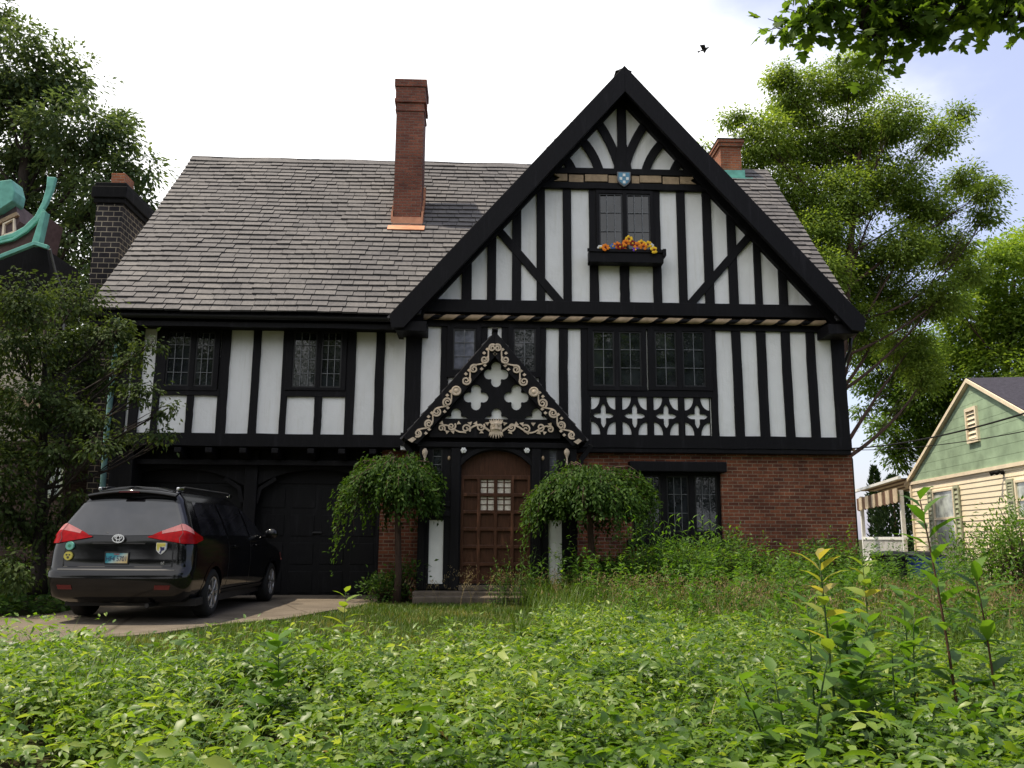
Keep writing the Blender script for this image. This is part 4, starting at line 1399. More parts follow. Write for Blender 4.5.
WY = (1.02, 4.02)     # axles
WR = .345
zl = [.26, .30, .34, .42, .50, .58, .66, .70, .75, .85, .95, 1.02, 1.08, 1.13, 1.18, 1.26, 1.34, 1.42, 1.50, 1.58, 1.66, 1.72, 1.76]
path = [(0, t) for t in np.linspace(0, 1, 9)] + [(1, t) for t in np.linspace(.2, 1, 5)] + [(2, t) for t in np.linspace(.012, 1, 74)] + [(3, t) for t in np.linspace(.2, 1, 5)] + [(4, t) for t in np.linspace(.25, 1, 4)]
mb = MB()
for side in (-1, 1):
    pts = [[vS(side, a, t, z) for a, t in path] for z in zl]
    n = len(path)
    base = len(mb.v)
    mb.v.extend([V(p) for r in pts for p in r])
    for i in range(len(zl) - 1):
        for k in range(n - 1):
            c = np.mean([pts[i][k], pts[i][k + 1], pts[i + 1][k], pts[i + 1][k + 1]], 0)
            if abs(c[0]) > .7 and any(math.hypot(c[1] - wy, c[2] - WR) < .405 for wy in WY): continue
            a = base + i * n + k
            f = (a, a + 1, a + n + 1, a + n)
            mb.f.append(f if side > 0 else f[::-1]); mb.mi.append(0); mb.t.append(.5)
    # roof: crowned strip between rail line and centre
    top = pts[-1]
    rows = []
    for f in (1, .93, .75, .5, .25, 0):
        rows.append([V((x * f, y, z + .085 * (1 - f ** 2.5))) for x, y, z in top])
    mb.grid(rows)
    mb.grid([[V(p) for p in pts[0]], [V((p[0] * .0, p[1], .24)) for p in pts[0]]])
paint = NT('black_car_paint')
paint.pbsdf(paint.ramp(paint.noise(2.5, 4), [(.3, (.003, .003, .0035)), (.7, (.005, .005, .006))]), .10, .42, 0, None, 0, .03)
M['paint'] = paint.m
M['van_glass'] = glass_dark('tinted_glass', (.010, .010, .012), .03, .9, .03, 3)
M['rubber'] = simple('tyre_rubber', (.014, .014, .014), .85, .2, 0, .3, 20, .3)
M['alloy'] = simple('alloy_wheel', (.42, .42, .42), .35, .5, .8, .2, 10)
M['plastic'] = simple('black_plastic', (.012, .012, .013), .6, .3, 0, .2, 20)
M['chrome'] = simple('chrome', (.75, .75, .76), .15, .5, 1, .05, 5)
M['red_lens'] = simple('red_lens', (.24, .002, .004), .3, .1, 0, .3, 15)
M['clear_lens'] = simple('clear_lens', (.34, .13, .13), .2, .3, 0, .25, 15)
M['deep_red'] = simple('deep_red_reflector', (.09, .004, .006), .3, .5, 0, .2, 20)


def vpart(mb, name, mat, parent=VAN, **k): return part(mb, name, mat, parent, **k)


body = vpart(mb, 'body', 'paint', smooth=True)


def patch(specs, zfun, nz_, off, side=1):
    """specs: (seg, t) columns; zfun(i) -> (z0, z1)"""
    rows = []
    for i, (a, t) in enumerate(specs):
        z0, z1 = zfun(i, a, t)
        rows.append([V(vS(side, a, t, z0 + (z1 - z0) * k / nz_, off)) for k in range(nz_ + 1)])
    return rows


# rear window (one pane over both halves)
mb = MB()
for side in (-1, 1):
    cols = [(0, t) for t in np.linspace(0, 1.0, 10)] + [(1, t) for t in (.15, .3, .42)]
    mb.grid(patch(cols, lambda i, a, t: (1.155 + (.02 if a else .02 * t), 1.65 - (.03 * t if not a else .03 + .06 * t)), 6, .006, side))
vpart(mb, 'rear_window', 'van_glass', smooth=True)
# side windows
def sidet(y, z):
    w, yr, yf = ip(z, W_T), ip(z, YR_T), ip(z, YF_T)
    rc = .20 if z < 1.15 else .13
    y0 = yr + .055 * (w - rc) + rc; y1 = yf - .45
    return (y - y0) / (y1 - y0)


def side_patch(y0a, y0b, y1a, y1b, z0, z1, off, side, n=10, m=5):
    rows = []
    for i in range(n + 1):
        f = i / n
        row = []
        for k in range(m + 1):
            g = k / m
            z = z0 + (z1 - z0) * g
            ya = y0a + (y0b - y0a) * g; yb = y1a + (y1b - y1a) * g
            row.append(V(vS(side, 2, sidet(ya + (yb - ya) * f, z), z, off)))
        rows.append(row)
    return rows


for side in (-1, 1):
    for y0a, y0b, y1a, y1b in ((.50, .66, 1.55, 1.55), (1.63, 1.63, 2.62, 2.62), (2.70, 2.70, 3.52, 2.72)):
        vpart(MB().grid(side_patch(y0a, y0b, y1a, y1b, 1.16, 1.64, .005, side)), 'side_window', 'van_glass', smooth=True)
    # door seams and sill trim
    mb = MB()
    for y in (1.60, 2.66):
        mb.grid(side_patch(y - .006, y - .006, y + .006, y + .006, .40, 1.15, .002, side, 1, 8))
    mb.grid(side_patch(1.45, 1.45, 3.6, 3.6, .29, .36, .012, side, 12, 2))
    vpart(mb, 'side_trim', 'plastic')
    for y in (1.78, 2.84):
        a = vS(side, 2, sidet(y, 1.0), 1.0, .03); b = vS(side, 2, sidet(y + .22, 1.0), 1.0, .03)
        vpart(MB().bar(V(a), V(b), .03, .035), 'door_handle', 'paint', bevel=.01)
    # mirror
    c = vS(side, 2, sidet(3.35, 1.14), 1.14, .1)
    mbm = MB().ball(V((c[0] + side * .05, c[1], c[2] + .06)), (.12, .07, .09), 12)
    mbm.bar(V((c[0] - side * .1, c[1], c[2])), V((c[0] + side * .03, c[1], c[2] + .02)), .05, .04)
    vpart(mbm, 'mirror', 'paint', smooth=True)
    # roof rail
    pr = []
    for y in np.linspace(.55, 2.75, 14):
        e = .03 if y in (.55, 2.75) else .0
        pr.append(V((side * .56, y, 1.845 - (.05 if y < .6 or y > 2.7 else 0))))
    r_ = vpart(MB().tube(pr, .018, 8), 'roof_rail', 'plastic', smooth=True)
    for y in (.58, 2.72):
        mbf = MB(); mbf.bar(V((side * .56, y - .09, 1.815)), V((side * .56, y + .09, 1.825)), .045, .05)
        vpart(mbf, 'rail_foot', 'chrome', r_, bevel=.012)
    # tail light: red wedge round the corner, clear band above
    cols = [(0, t) for t in np.linspace(.50, 1, 9)] + [(1, t) for t in np.linspace(.15, 1, 8)] + [(2, t) for t in np.linspace(.006, .075, 5)]
    def zr_(i, a, t):
        f = i / (len(cols) - 1)
        g = min(1, f / .42)
        lo = 1.135 - .085 * min(1, f * 2.2) + (.05 * max(0, f - .75) / .25)
        hi = 1.15 + .17 * g ** .8 - (.16 * max(0, f - .50) / .5)
        return lo, max(hi, lo + .01)
    def zlow(i, a, t):
        l, h = zr_(i, a, t); return l, l + (h - l) * .66
    def zhigh(i, a, t):
        l, h = zr_(i, a, t); return l + (h - l) * .67, h
    tl = vpart(MB().grid(patch(cols, zlow, 4, .018, side)), 'tail_light', 'red_lens', smooth=True)
    
    vpart(MB().grid(patch(cols[3:17], lambda i, a, t: zhigh(i + 3, a, t), 3, .020, side)), 'clear_lens', 'clear_lens', tl, smooth=True)
    vpart(MB().grid(patch(cols[0:4], zhigh, 3, .018, side)), 'red_tip', 'red_lens', tl, smooth=True)
    vpart(MB().grid(patch(cols[16:], lambda i, a, t: zhigh(i + 16, a, t), 3, .018, side)), 'red_tip', 'red_lens', tl, smooth=True)
    mbs = MB()
    s0 = patch([(1, .08), (1, .12)], lambda i, a, t: (1.06, 1.325), 4, .024, side)
    mbs.grid(s0)
    vpart(mbs, 'lens_seam', 'deep_red', tl)
    # lower reflector
    vpart(MB().grid(patch([(0, t) for t in np.linspace(.72, .98, 5)], lambda i, a, t: (.44, .50), 2, .006, side)), 'reflector', 'deep_red')
    # pillar trim shine beside the rear window
    # headlight
    vpart(MB().grid(patch([(3, t) for t in np.linspace(.1, .9, 7)], lambda i, a, t: (.72, .86), 3, .008, side)), 'headlight', 'clear_lens', smooth=True)
# spoiler above the rear window
mb = MB()
rows = []
for x in np.linspace(-.62, .62, 17):
    f = abs(x) / .62
    rows.append([V(p) for p in ((x, .55 + .05 * f, 1.85 - .06 * f ** 2), (x, .27 + .07 * f, 1.80 - .06 * f ** 2), (x, .20 + .08 * f, 1.765 - .06 * f ** 2), (x, .21 + .08 * f, 1.75 - .06 * f ** 2), (x, .33 + .03 * f, 1.72 - .06 * f ** 2))])
mb.grid(rows)
vpart(mb, 'spoiler', 'paint', smooth=True)
vpart(MB().bar(V((-.14, .20, 1.757)), V((.14, .20, 1.757)), .02, .018), 'brake_lamp', 'deep_red')
# bumper crease, tailgate seams
mb = MB()
for side in (-1, 1):
    mb.grid(patch([(0, t) for t in np.linspace(0, 1, 8)], lambda i, a, t: (.695, .712), 1, .008, side))
vpart(mb, 'bumper_trim', 'chrome')
bpy.data.objects['bumper_trim'].data.materials[0] = simple('grey_trim', (.02, .02, .022), .3, .5, .2, .1, 10)
mb = MB()
for side in (-1, 1):
    mb.grid(patch([(0, t) for t in np.linspace(0, .93, 8)], lambda i, a, t: (.735, .745), 1, .001, side))
    mb.grid(patch([(0, .925), (0, .945)], lambda i, a, t: (.735, 1.16), 6, .001, side))
    mb.grid(patch([(0, t) for t in np.linspace(0, .46, 6)], lambda i, a, t: (1.045 - .006 * t, 1.06), 1, .010, side))
vpart(mb, 'tailgate_seam', 'plastic')
# wiper
vpart(MB().tube([V((.0, .075, 1.16)), V((-.18, .07, 1.185)), V((-.42, .095, 1.20))], .011, 6).ball(V((.0, .05, 1.15)), .03, 8), 'rear_wiper', 'plastic', smooth=True)
# emblem: three linked ovals
ey = -.012
em = MB()
def oval(cx, cz, rx, rz, w=.011):
    return [(cx + rx * math.cos(t), cz + rz * math.sin(t)) for t in np.linspace(0, 2 * math.pi, 25)]
fr = lambda x, y, z: V((x, y, z))
em.ribbon(oval(0, 1.115, .076, .052), .017, ey, ey + .03, fr)
em.ribbon(oval(0, 1.128, .046, .024), .012, ey - .001, ey + .03, fr)
em.ribbon(oval(0, 1.112, .022, .046), .012, ey - .002, ey + .03, fr)
vpart(em, 'emblem', 'chrome')
# licence plate with frame and painted sky-to-gold ground
px0, pz0_ = 0, .915
pt = NT('plate_picture')
g_ = pt.n('ShaderNodeSeparateXYZ'); pt.l(pt.n('ShaderNodeTexCoord').outputs['Generated'], g_.inputs[0])
m1 = pt.n('ShaderNodeMath', operation='MULTIPLY_ADD'); m1.inputs[1].default_value = .55; pt.l(g_.outputs[0], m1.inputs[0])
m2 = pt.n('ShaderNodeMath', operation='MULTIPLY'); m2.inputs[1].default_value = -.36; pt.l(g_.outputs[2], m2.inputs[0]); pt.l(m2.outputs[0], m1.inputs[2])
pt.pbsdf(pt.ramp(m1.outputs[0], [(0, (.04, .27, .33)), (.12, (.35, .5, .5)), (.3, (.6, .5, .3)), (.6, (.6, .42, .12))]), .4, .4)
m1b = pt.n('ShaderNodeMath', operation='ADD'); 
M['plate'] = pt.m
pf = vpart(MB().plate([(-.165, .775), (.165, .775), (.165, .935), (-.165, .935)], [[(-.15, .788), (.15, .788), (.15, .922), (-.15, .922)]], -.012, .03, fr), 'plate_frame', 'plastic', bevel=.004)
vpart(MB().prism([(-.152, .785), (.152, .785), (.152, .924), (-.152, .924)], -.006, .02, fr), 'licence_plate', 'plate', pf)


def text(s, size, loc, mat, parent, name, ext=.002, sx=1.0):
    cu = bpy.data.curves.new(name, 'FONT')
    cu.body = s; cu.size = size; cu.align_x = 'CENTER'; cu.align_y = 'CENTER'; cu.extrude = ext
    o = bpy.data.objects.new(name, cu); COL.objects.link(o)
    cu.materials.append(mat)
    o.parent = parent
    L = Vector((0, 0, 0)); p = parent
    while p is not None: L += p.location; p = p.parent
    o.location = Vector(V(loc)) - L
    o.rotation_euler = (R(90), 0, VROT); o.scale = (sx, 1, 1)
    me = bpy.data.meshes.new_from_object(o)
    o2 = bpy.data.objects.new(name, me); COL.objects.link(o2)
    o2.parent = parent; o2.location = o.location; o2.rotation_euler = o.rotation_euler; o2.scale = o.scale
    bpy.data.objects.remove(o); o2.name = name
    return o2


text('HF4 5701', .094, (0, -.0095, .843), simple('plate_ink', (.02, .03, .10), .5), pf, 'plate_number', .001, .78)
text('OHIO', .030, (0, -.0095, .905), simple('plate_word', (.55, .05, .05), .5), pf, 'plate_word', .001)
text('LE', .05, (.62, .018, .79), M['chrome'], VAN, 'trim_badge', .004)
# round stickers and a shield sticker
def disc(cx, cz, r, y, mat, name, parent=VAN, t=.004):
    return vpart(MB().prism([(cx + r * math.cos(a), cz + r * math.sin(a)) for a in np.linspace(0, 2 * math.pi, 24)[:-1]], y, y + .06, fr), name, mat, parent)


yst = .012
M['st_green'] = simple('mint_sticker', (.18, .48, .38), .6, .3, 0, .1, 30)
M['st_yel'] = simple('yellow_sticker', (.55, .48, .10), .6, .3, 0, .1, 30)
M['st_navy'] = simple('navy_ink', (.015, .015, .08), .6)
M['st_white'] = simple('white_sticker', (.72, .72, .70), .6)
d = disc(-.665, 1.015, .055, yst, 'st_green', 'round_sticker'); disc(-.665, 1.015, .022, yst - .003, simple('sticker_leaf', (.06, .25, .14), .6), 'sticker_mark', d)
d = disc(-.67, .88, .058, yst - .004, 'st_yel', 'round_sticker')
for a, b, r in ((-.69, .895, .012), (-.65, .895, .012), (-.67, .86, .016)): disc(a, b, r, yst - .007, simple('sticker_ink', (.05, .05, .03), .6), 'sticker_mark', d)
shp = lambda w, h, cx, cz: shield(w, h, cx, cz)
st = vpart(MB().prism(shp(.064, .075, .585, .985), .004, .07, fr), 'shield_sticker', 'st_white')
vpart(MB().prism([(.525, 1.057), (.645, 1.057), (.645, 1.015), (.57, 1.005), (.555, .95), (.532, .97)], .001, .05, fr), 'sticker_field', 'st_yel', st)
vpart(MB().prism([(.575, 1.01), (.61, 1.0), (.635, 1.005), (.635, .965), (.60, .955), (.59, .915), (.57, .93), (.585, .96)], -.002, .05, fr), 'sticker_figure', 'st_navy', st)
# exhaust, underside
vpart(MB().box(*(lambda a, b: (a[0], b[0], a[1], b[1], a[2], b[2]))(V((-.8, .3, .2)), V((.8, 4.6, .30)))), 'underbody', 'plastic')
vpart(MB().tube([V((.45, .5, .24)), V((.45, .02, .23))], .03, 10), 'exhaust', 'iron')
# wheels
for side in (-1, 1):
    for wy in WY:
        c = V((side * .865, wy, WR))
        prof = [(.20, -.11), (.30, -.115), (.335, -.09), (WR, -.05), (WR, .05), (.335, .09), (.30, .115), (.225, .112), (.22, .08)]
        tw_ = vpart(MB().lathe([(r, h * side) for r, h in prof], c, 'x', 32), 'wheel', 'rubber', smooth=True)
        mb = MB().lathe([(.222, side * .05), (.226, side * .112), (.205, side * .108), (.195, side * .05)], c, 'x', 28)
        for k in range(7):
            a = k * 2 * math.pi / 7
            for da in (-.07, .07):
                mb.bar((c[0] + side * .10, c[1] + .04 * math.cos(a), c[2] + .04 * math.sin(a)), (c[0] + side * .10, c[1] + .205 * math.cos(a + da), c[2] + .205 * math.sin(a + da)), .026, .03, (1, 0, 0))
        mb.lathe([(0, side * .118), (.04, side * .116), (.05, side * .1), (.05, side * .06)], c, 'x', 14)
        vpart(mb, 'rim', 'alloy', tw_, bevel=.004)
        vpart(MB().lathe([(.0, side * .035), (.21, side * .035)], c, 'x', 24), 'brake_disc', 'iron', tw_)
        # dark arch lip and well
        wm = MB()
        rr = []
        for a in np.linspace(-.12 * math.pi, 1.12 * math.pi, 30):
            row = []
            for r in (.375, .44):
                y, z = wy + r * math.cos(a), WR + r * math.sin(a)
                z2 = min(max(z, .265), 1.6)
                x, _, _ = vS(side, 2, .5, z2, .006)
                x = side * max(abs(x), .93) if z < .45 else x
                row.append(V((x, y, z2)))
            rr.append([V((side * .62, wy + .375 * math.cos(a), max(WR + .375 * math.sin(a), .265)))] + row)
        wm.grid(rr)
        vpart(wm, 'wheel_arch', 'paint', smooth=False)
# ================================================================== yellow and green house on the right
P0 = np.array([11.7, 3.3]); DD = np.array([math.sin(R(9.5)), math.cos(R(9.5))]); NN = np.array([-DD[1], DD[0]])   # wall line and its outward normal


def cw(t, out, z):
    """t along the gable wall (away from the street is +), out from the wall, height"""
    p = P0 + DD * t + NN * out
    return (p[0], p[1], z)


def wall_px(px, py, out=0.):
    p0 = np.array([*(P0 + NN * out), 0])
    p = onPlane(px, py, p0, (NN[0], NN[1], 0))
    return float((p[:2] - P0) @ DD), float(p[2])


frC = lambda x, y, z: cw(x, -y, z)        # x = t, y = depth behind the wall face
TL, ZB1 = wall_px(911, 482.5)
TA, ZA = wall_px(970.4, 384.5)
_, ZB2 = wall_px(1020, 462.5)
ZB = (ZB1 + ZB2) / 2 - .02
TR = TA - (TL - TA)
C_ = cw(TA, 0, 0)
COT = empty('clapboard_house', C_, 'cream clapboard house with a pale green gable, louvred vent and striped awning', 'house')
M['siding'] = simple('cream_siding', (.80, .70, .52), .6, .3, 0, .07, 1.5)
M['green_gable'] = simple('green_shingle', (.28, .38, .26), .8, .15, 0, .3, 2.2, .3)
M['cream_trim'] = simple('cream_trim', (.76, .65, .48), .6, .3, 0, .12, 4)
M['sage_trim'] = simple('sage_shutter', (.36, .38, .26), .65, .3, 0, .12, 5)
M['dark_shingle'] = simple('dark_shingle', (.035, .033, .045), .9, .2, 0, .35, 14, .5)
M['pale_pane'] = glass_dark('curtained_pane', (.30, .33, .30), .12, .5, .05)


def cpart(mb, name, mat, parent=COT, **k): return part(mb, name, mat, parent, **k)


DEP = 9.0
cpart(MB().prism([(TR, -.2), (TL, -.2), (TL, ZB), (TR, ZB)], .04, DEP, frC), 'wall', 'siding')
mb = MB()
k = 0
z = .3
while z < ZB - .02:
    z1 = min(z + .125, ZB)
    mb.add([frC(TR, -.010, z), frC(TL, -.010, z), frC(TL, .004, z1), frC(TR, .004, z1), frC(TR, .03, z), frC(TL, .03, z), frC(TL, .03, z1), frC(TR, .03, z1)],
           [(0, 1, 2, 3), (0, 4, 5, 1), (1, 5, 6, 2), (0, 3, 7, 4)])
    z += .125
cpart(mb, 'clapboards', 'siding')
cpart(MB().prism([(TR, -.1), (TL, -.1), (TL, .3), (TR, .3)], -.03, .03, frC), 'foundation', 'stone_step')
mb = MB()
# gable: wide horizontal boards
n = 9
for i in range(n):
    a, b = i / n, (i + 1) / n
    zz0, zz1 = ZB + (ZA - ZB) * a, ZB + (ZA - ZB) * b
    h0, h1 = (TL - TA) * (1 - a), (TL - TA) * (1 - b)
    q4 = [(TA - h0, zz0), (TA + h0, zz0), (TA + h1, zz1 - .006), (TA - h1, zz1 - .006)] if h1 > .01 else [(TA - h0, zz0), (TA + h0, zz0), (TA, zz1)]
    mb.prism(q4, -.022, .03, frC)
cpart(mb, 'green_gable', 'green_gable')
cpart(MB().prism([(TR, ZB - .05), (TL, ZB - .05), (TL, ZB + .03), (TR, ZB + .03)], -.05, .02, frC), 'band_board', 'cream_trim')
# roof planes with overhang, rake boards
ov = .07
sl = (ZA - ZB) / (TL - TA)
for sg in (-1, 1):
    e = TA + sg * (TL - TA + .30)
    ze = ZB - .30 * sl
    cpart(MB().prism([(TA, ZA + .06), (e, ze + .06), (e, ze + .16), (TA, ZA + .16)], -ov, DEP + .3, frC), 'roof', 'dark_shingle')
    cpart(MB().prism([(TA, ZA + .05), (e, ze + .05), (e, ze + .14), (TA, ZA + .14)], -ov - .03, -ov - .001, frC), 'rake_board', 'cream_trim')
    cpart(MB().prism([(TA, ZA + .03), (e, ze + .03), (e, ze + .055), (TA, ZA + .055)], -ov, .0, frC), 'rake_soffit', 'cream_trim')
# louvred vent
va, vz0 = wall_px(982, 443.5); vb, vz1 = wall_px(967, 407)
v0, v1 = min(va, vb), max(va, vb)
vz0, vz1 = wall_px(974, 443)[1], wall_px(974, 407)[1]
vent = cpart(MB().plate([(v0, vz0), (v1, vz0), (v1, vz1), (v0, vz1)], [[(v0 + .07, vz0 + .08), (v1 - .07, vz0 + .08), (v1 - .07, vz1 - .08), (v0 + .07, vz1 - .08)]], -.08, -.02, frC), 'gable_vent', 'cream_trim')
mb = MB()
for i in range(6):
    zz = vz0 + .1 + (vz1 - vz0 - .2) * i / 5.6
    mb.add([frC(v0 + .06, -.06, zz), frC(v1 - .06, -.06, zz), frC(v1 - .06, -.025, zz + .09), frC(v0 + .06, -.025, zz + .09)], [(0, 1, 2, 3)])
cpart(mb, 'louvres', 'cream_trim', vent)
# windows with shutters
for (pa, pb, py0, py1, sh, pane) in ((934.5, 955.5, 489, 548, .32, 'pale_pane'), (1018, 1046, 478, 519, .32, 'pale_pane')):
    ta, tb = wall_px(pa, 500)[0], wall_px(pb, 500)[0]
    a, b = min(ta, tb), max(ta, tb)
    zc = wall_px((pa + pb) / 2, py0)[1]; zd = wall_px((pa + pb) / 2, py1)[1]
    wn = cpart(MB().plate([(a, zd), (b, zd), (b, zc), (a, zc)], [[(a + .06, zd + .06), (b - .06, zd + .06), (b - .06, zc - .06), (a + .06, zc - .06)]], -.055, .01, frC), 'window', 'cream_trim', bevel=.006)
    cpart(MB().prism([(a + .05, zd + .05), (b - .05, zd + .05), (b - .05, zc - .05), (a + .05, zc - .05)], -.022, -.019, frC), 'pane', pane, wn)
    cpart(MB().prism([(a + .05, (zd + zc) / 2 - .03), (b - .05, (zd + zc) / 2 - .03), (b - .05, (zd + zc) / 2 + .03), (a + .05, (zd + zc) / 2 + .03)], -.045, -.023, frC), 'sash_bar', 'cream_trim', wn)
    for x0, x1 in ((a - sh - .03, a - .03), (b + .03, b + sh + .03)):
        sm = MB().plate([(x0, zd - .04), (x1, zd - .04), (x1, zc + .04), (x0, zc + .04)], [[(x0 + .05, zd + .03), (x1 - .05, zd + .03), (x1 - .05, (zc + zd) / 2 - .03), (x0 + .05, (zc + zd) / 2 - .03)], [(x0 + .05, (zc + zd) / 2 + .03), (x1 - .05, (zc + zd) / 2 + .03), (x1 - .05, zc - .03), (x0 + .05, zc - .03)]], -.06, -.024, frC)
        nn_ = 12
        for i in range(nn_):
            zz = zd + .04 + (zc - zd - .08) * i / nn_
            sm.add([frC(x0 + .05, -.05, zz), frC(x1 - .05, -.05, zz), frC(x1 - .05, -.026, zz + .09), frC(x0 + .05, -.026, zz + .09)], [(0, 1, 2, 3)])
        cpart(sm, 'shutter', 'sage_trim')
# floodlight under the band
ft, fz = wall_px(1004, 472.5)
mb = MB().lathe([(.0, 0), (.06, 0), (.06, .02), (0, .02)], (0, 0, 0), 'z', 8)
mb = MB()
c0 = frC(ft, -.03, fz)
mb.ball(c0, (.05, .05, .05), 8)
for s in (-1, 1):
    c1 = frC(ft + s * .09, -.12, fz + .02)
    mb.tube([c0, c1], .02, 6)
    c2 = frC(ft + s * .15, -.22, fz - .02)
    mb.tube([c1, c2], [.03, .05], 10)
cpart(mb, 'floodlight', 'soffit', smooth=True)
cpart(MB().prism([(TL - .07, .25), (TL + .02, .25), (TL + .02, ZB - .06), (TL - .07, ZB - .06)], -.045, .02, frC), 'corner_board', 'cream_trim')
# porch with striped awning at the street-far corner
PL = 4.2
aw0, aw1 = TL + .03, TL + PL
zaw = ZB + .12
mb = MB(); stripe = MB()
nst = 22
for i in range(nst):
    y0, y1 = -.35 + 4.2 * i / nst, -.35 + 4.2 * (i + 1) / nst
    tgt = mb if i % 2 else stripe
    # slope falls away from the wall; pleated valance at the side edges
    tgt.add([frC(aw0, y0, zaw), frC(aw1, y0, zaw - .12), frC(aw1, y1, zaw - .12), frC(aw0, y1, zaw), frC(aw0, y0, zaw + .03), frC(aw1, y0, zaw - .09), frC(aw1, y1, zaw - .09), frC(aw0, y1, zaw + .03)],
            [(0, 3, 2, 1), (4, 5, 6, 7), (0, 1, 5, 4), (2, 3, 7, 6)])
nv = 12
for i in range(nv):
    x0, x1 = aw0 + (aw1 - aw0) * i / nv, aw0 + (aw1 - aw0) * (i + 1) / nv
    za, zb_ = zaw - .12 * i / nv, zaw - .12 * (i + 1) / nv
    tgt = mb if i % 2 else stripe
    tgt.prism([(x0, za - .62), ((x0 + x1) / 2, za - .67), (x1, zb_ - .62), (x1, zb_ - .25), (x0, za - .25)], -.40 + .03 * (i % 2), -.37 + .03 * (i % 2), frC)
AWN = cpart(mb, 'awning', simple('brown_canvas', (.13, .075, .05), .85, .2))
cpart(stripe, 'awning_stripes', simple('cream_canvas', (.55, .45, .32), .85, .2), AWN)
cpart(MB().bar(frC(aw0 - .4, -.42, zaw + .02), frC(aw1 + .1, -.42, zaw - .13), .08, .08), 'awning_rail', 'white_paint', AWN)
for t, y in ((aw1 - .12, -.3), (aw1 - .12, 3.6), (aw0 + .1, -.3)):
    cpart(MB().prism([(t - .05, -.1), (t + .05, -.1), (t + .05, zaw - .3), (t - .05, zaw - .3)], y, y + .1, frC), 'porch_post', 'white_paint')
cpart(MB().prism([(aw0, -.2), (aw1, -.2), (aw1, .45), (aw0, .45)], -.3, 3.8, frC), 'porch_floor', 'cream_trim')
rl_ = MB()
rl_.prism([(aw0, 1.22), (aw1, 1.22), (aw1, 1.30), (aw0, 1.30)], -.29, -.19, frC)
rl_.prism([(aw0, .55), (aw1, .55), (aw1, .61), (aw0, .61)], -.29, -.19, frC)
for x in np.arange(aw0 + .1, aw1, .12):
    rl_.prism([(x, .6), (x + .045, .6), (x + .045, 1.23), (x, 1.23)], -.265, -.215, frC)
cpart(rl_, 'porch_railing', 'white_paint')

# ================================================================== bins beside it
M['bin_black'] = simple('black_bin_plastic', (.012, .012, .016), .5, .4, 0, .2, 8)
M['bin_blue'] = simple('blue_bin_plastic', (.02, .05, .30), .5, .4, 0, .2, 8)


def bin_(px, Y, mat, label, w=.62):
    x = PX(px, 570, Y)
    b = empty('wheeled_bin', (x, Y, 0), label, 'bin', 'wheeled bins beside the clapboard house')
    mb = MB()
    h = .88
    rows = []
    for z, k in ((.08, .80), (.12, .84), (.80, .98), (.83, 1.06), (.88, 1.06)):
        a = w / 2 * k
        rows.append([(x + sx * a, Y + sy * a * 1.1, z) for sx, sy in ((-1, -1), (1, -1), (1, 1), (-1, 1), (-1, -1))])
    mb.grid(rows); mb.grid([rows[0], [(x, Y, .08)] * 5])
    part(mb, 'body', mat, b, bevel=.01)
    mb = MB()
    rows = []
    for f, z in ((1.08, .885), (1.08, .91), (.9, .96), (.4, .985), (0, .99)):
        a = w / 2 * f
        rows.append([(x + sx * a, Y + sy * a * 1.12, z) for sx, sy in ((-1, -1), (1, -1), (1, 1), (-1, 1), (-1, -1))])
    mb.grid(rows)
    part(mb, 'lid', 'bin_black', b, bevel=.01)
    for s in (-1, 1):
        part(MB().lathe([(0, -.03), (.1, -.03), (.1, .03), (0, .03)], (x + s * w * .42, Y + w * .45, .1), 'x', 16), 'wheel', 'rubber', b)
    part(MB().tube([(x - .2, Y + w * .62, .84), (x + .2, Y + w * .62, .84)], .018, 8), 'handle', 'plastic', b)


bin_(893, 1.1, 'bin_black', 'black wheeled bin with black lid beside the clapboard house')
bin_(922, .8, 'bin_blue', 'blue wheeled bin with black lid beside the clapboard house', .66)

# ================================================================== house with upturned copper roof on the left
Yn = 2.0
PAG = empty('copper_roofed_house', (-12.5, Yn, 0), 'brick house on the left edge with upturned green copper eaves behind the small tree', 'house')


def ppart(mb, name, mat, **k): return part(mb, name, mat, PAG, **k)


wx = PX(66, 480, Yn)
ppart(MB().box(-22, wx, Yn, Yn + 9, -.3, 3.3), 'brick_wall', 'brick_far')
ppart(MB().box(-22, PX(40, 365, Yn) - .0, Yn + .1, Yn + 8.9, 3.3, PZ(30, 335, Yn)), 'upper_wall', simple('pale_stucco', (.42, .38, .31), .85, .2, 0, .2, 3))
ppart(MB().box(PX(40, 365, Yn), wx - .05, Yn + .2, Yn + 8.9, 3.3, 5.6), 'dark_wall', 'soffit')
ppart(MB().prism([(PX(-40, 400, Yn - .3), PZ(0, 385, Yn - .3)), (PX(46, 415, Yn - .3), PZ(46, 412, Yn - .3)), (PX(46, 415, Yn - .3), PZ(46, 406, Yn - .3)), (PX(-40, 375, Yn - .3), PZ(0, 372, Yn - .3))], Yn - .6, Yn), 'lower_roof', 'tan_board')
# window with pale frame
fr_ = ppart(MB().plate([(PX(46, 480, Yn), PZ(52, 498, Yn)), (PX(64, 480, Yn), PZ(52, 498, Yn)), (PX(64, 480, Yn), PZ(52, 452, Yn)), (PX(46, 480, Yn), PZ(52, 452, Yn))],
    [[(PX(48.5, 480, Yn), PZ(52, 495, Yn)), (PX(61.5, 480, Yn), PZ(52, 495, Yn)), (PX(61.5, 480, Yn), PZ(52, 456, Yn)), (PX(48.5, 480, Yn), PZ(52, 456, Yn))]], Yn - .06, Yn + .02), 'window', 'sage_trim')
part(MB().box(PX(48, 480, Yn), PX(62, 480, Yn), Yn - .012, Yn - .006, PZ(52, 496, Yn), PZ(52, 455, Yn)), 'pane', 'pale_pane', fr_)
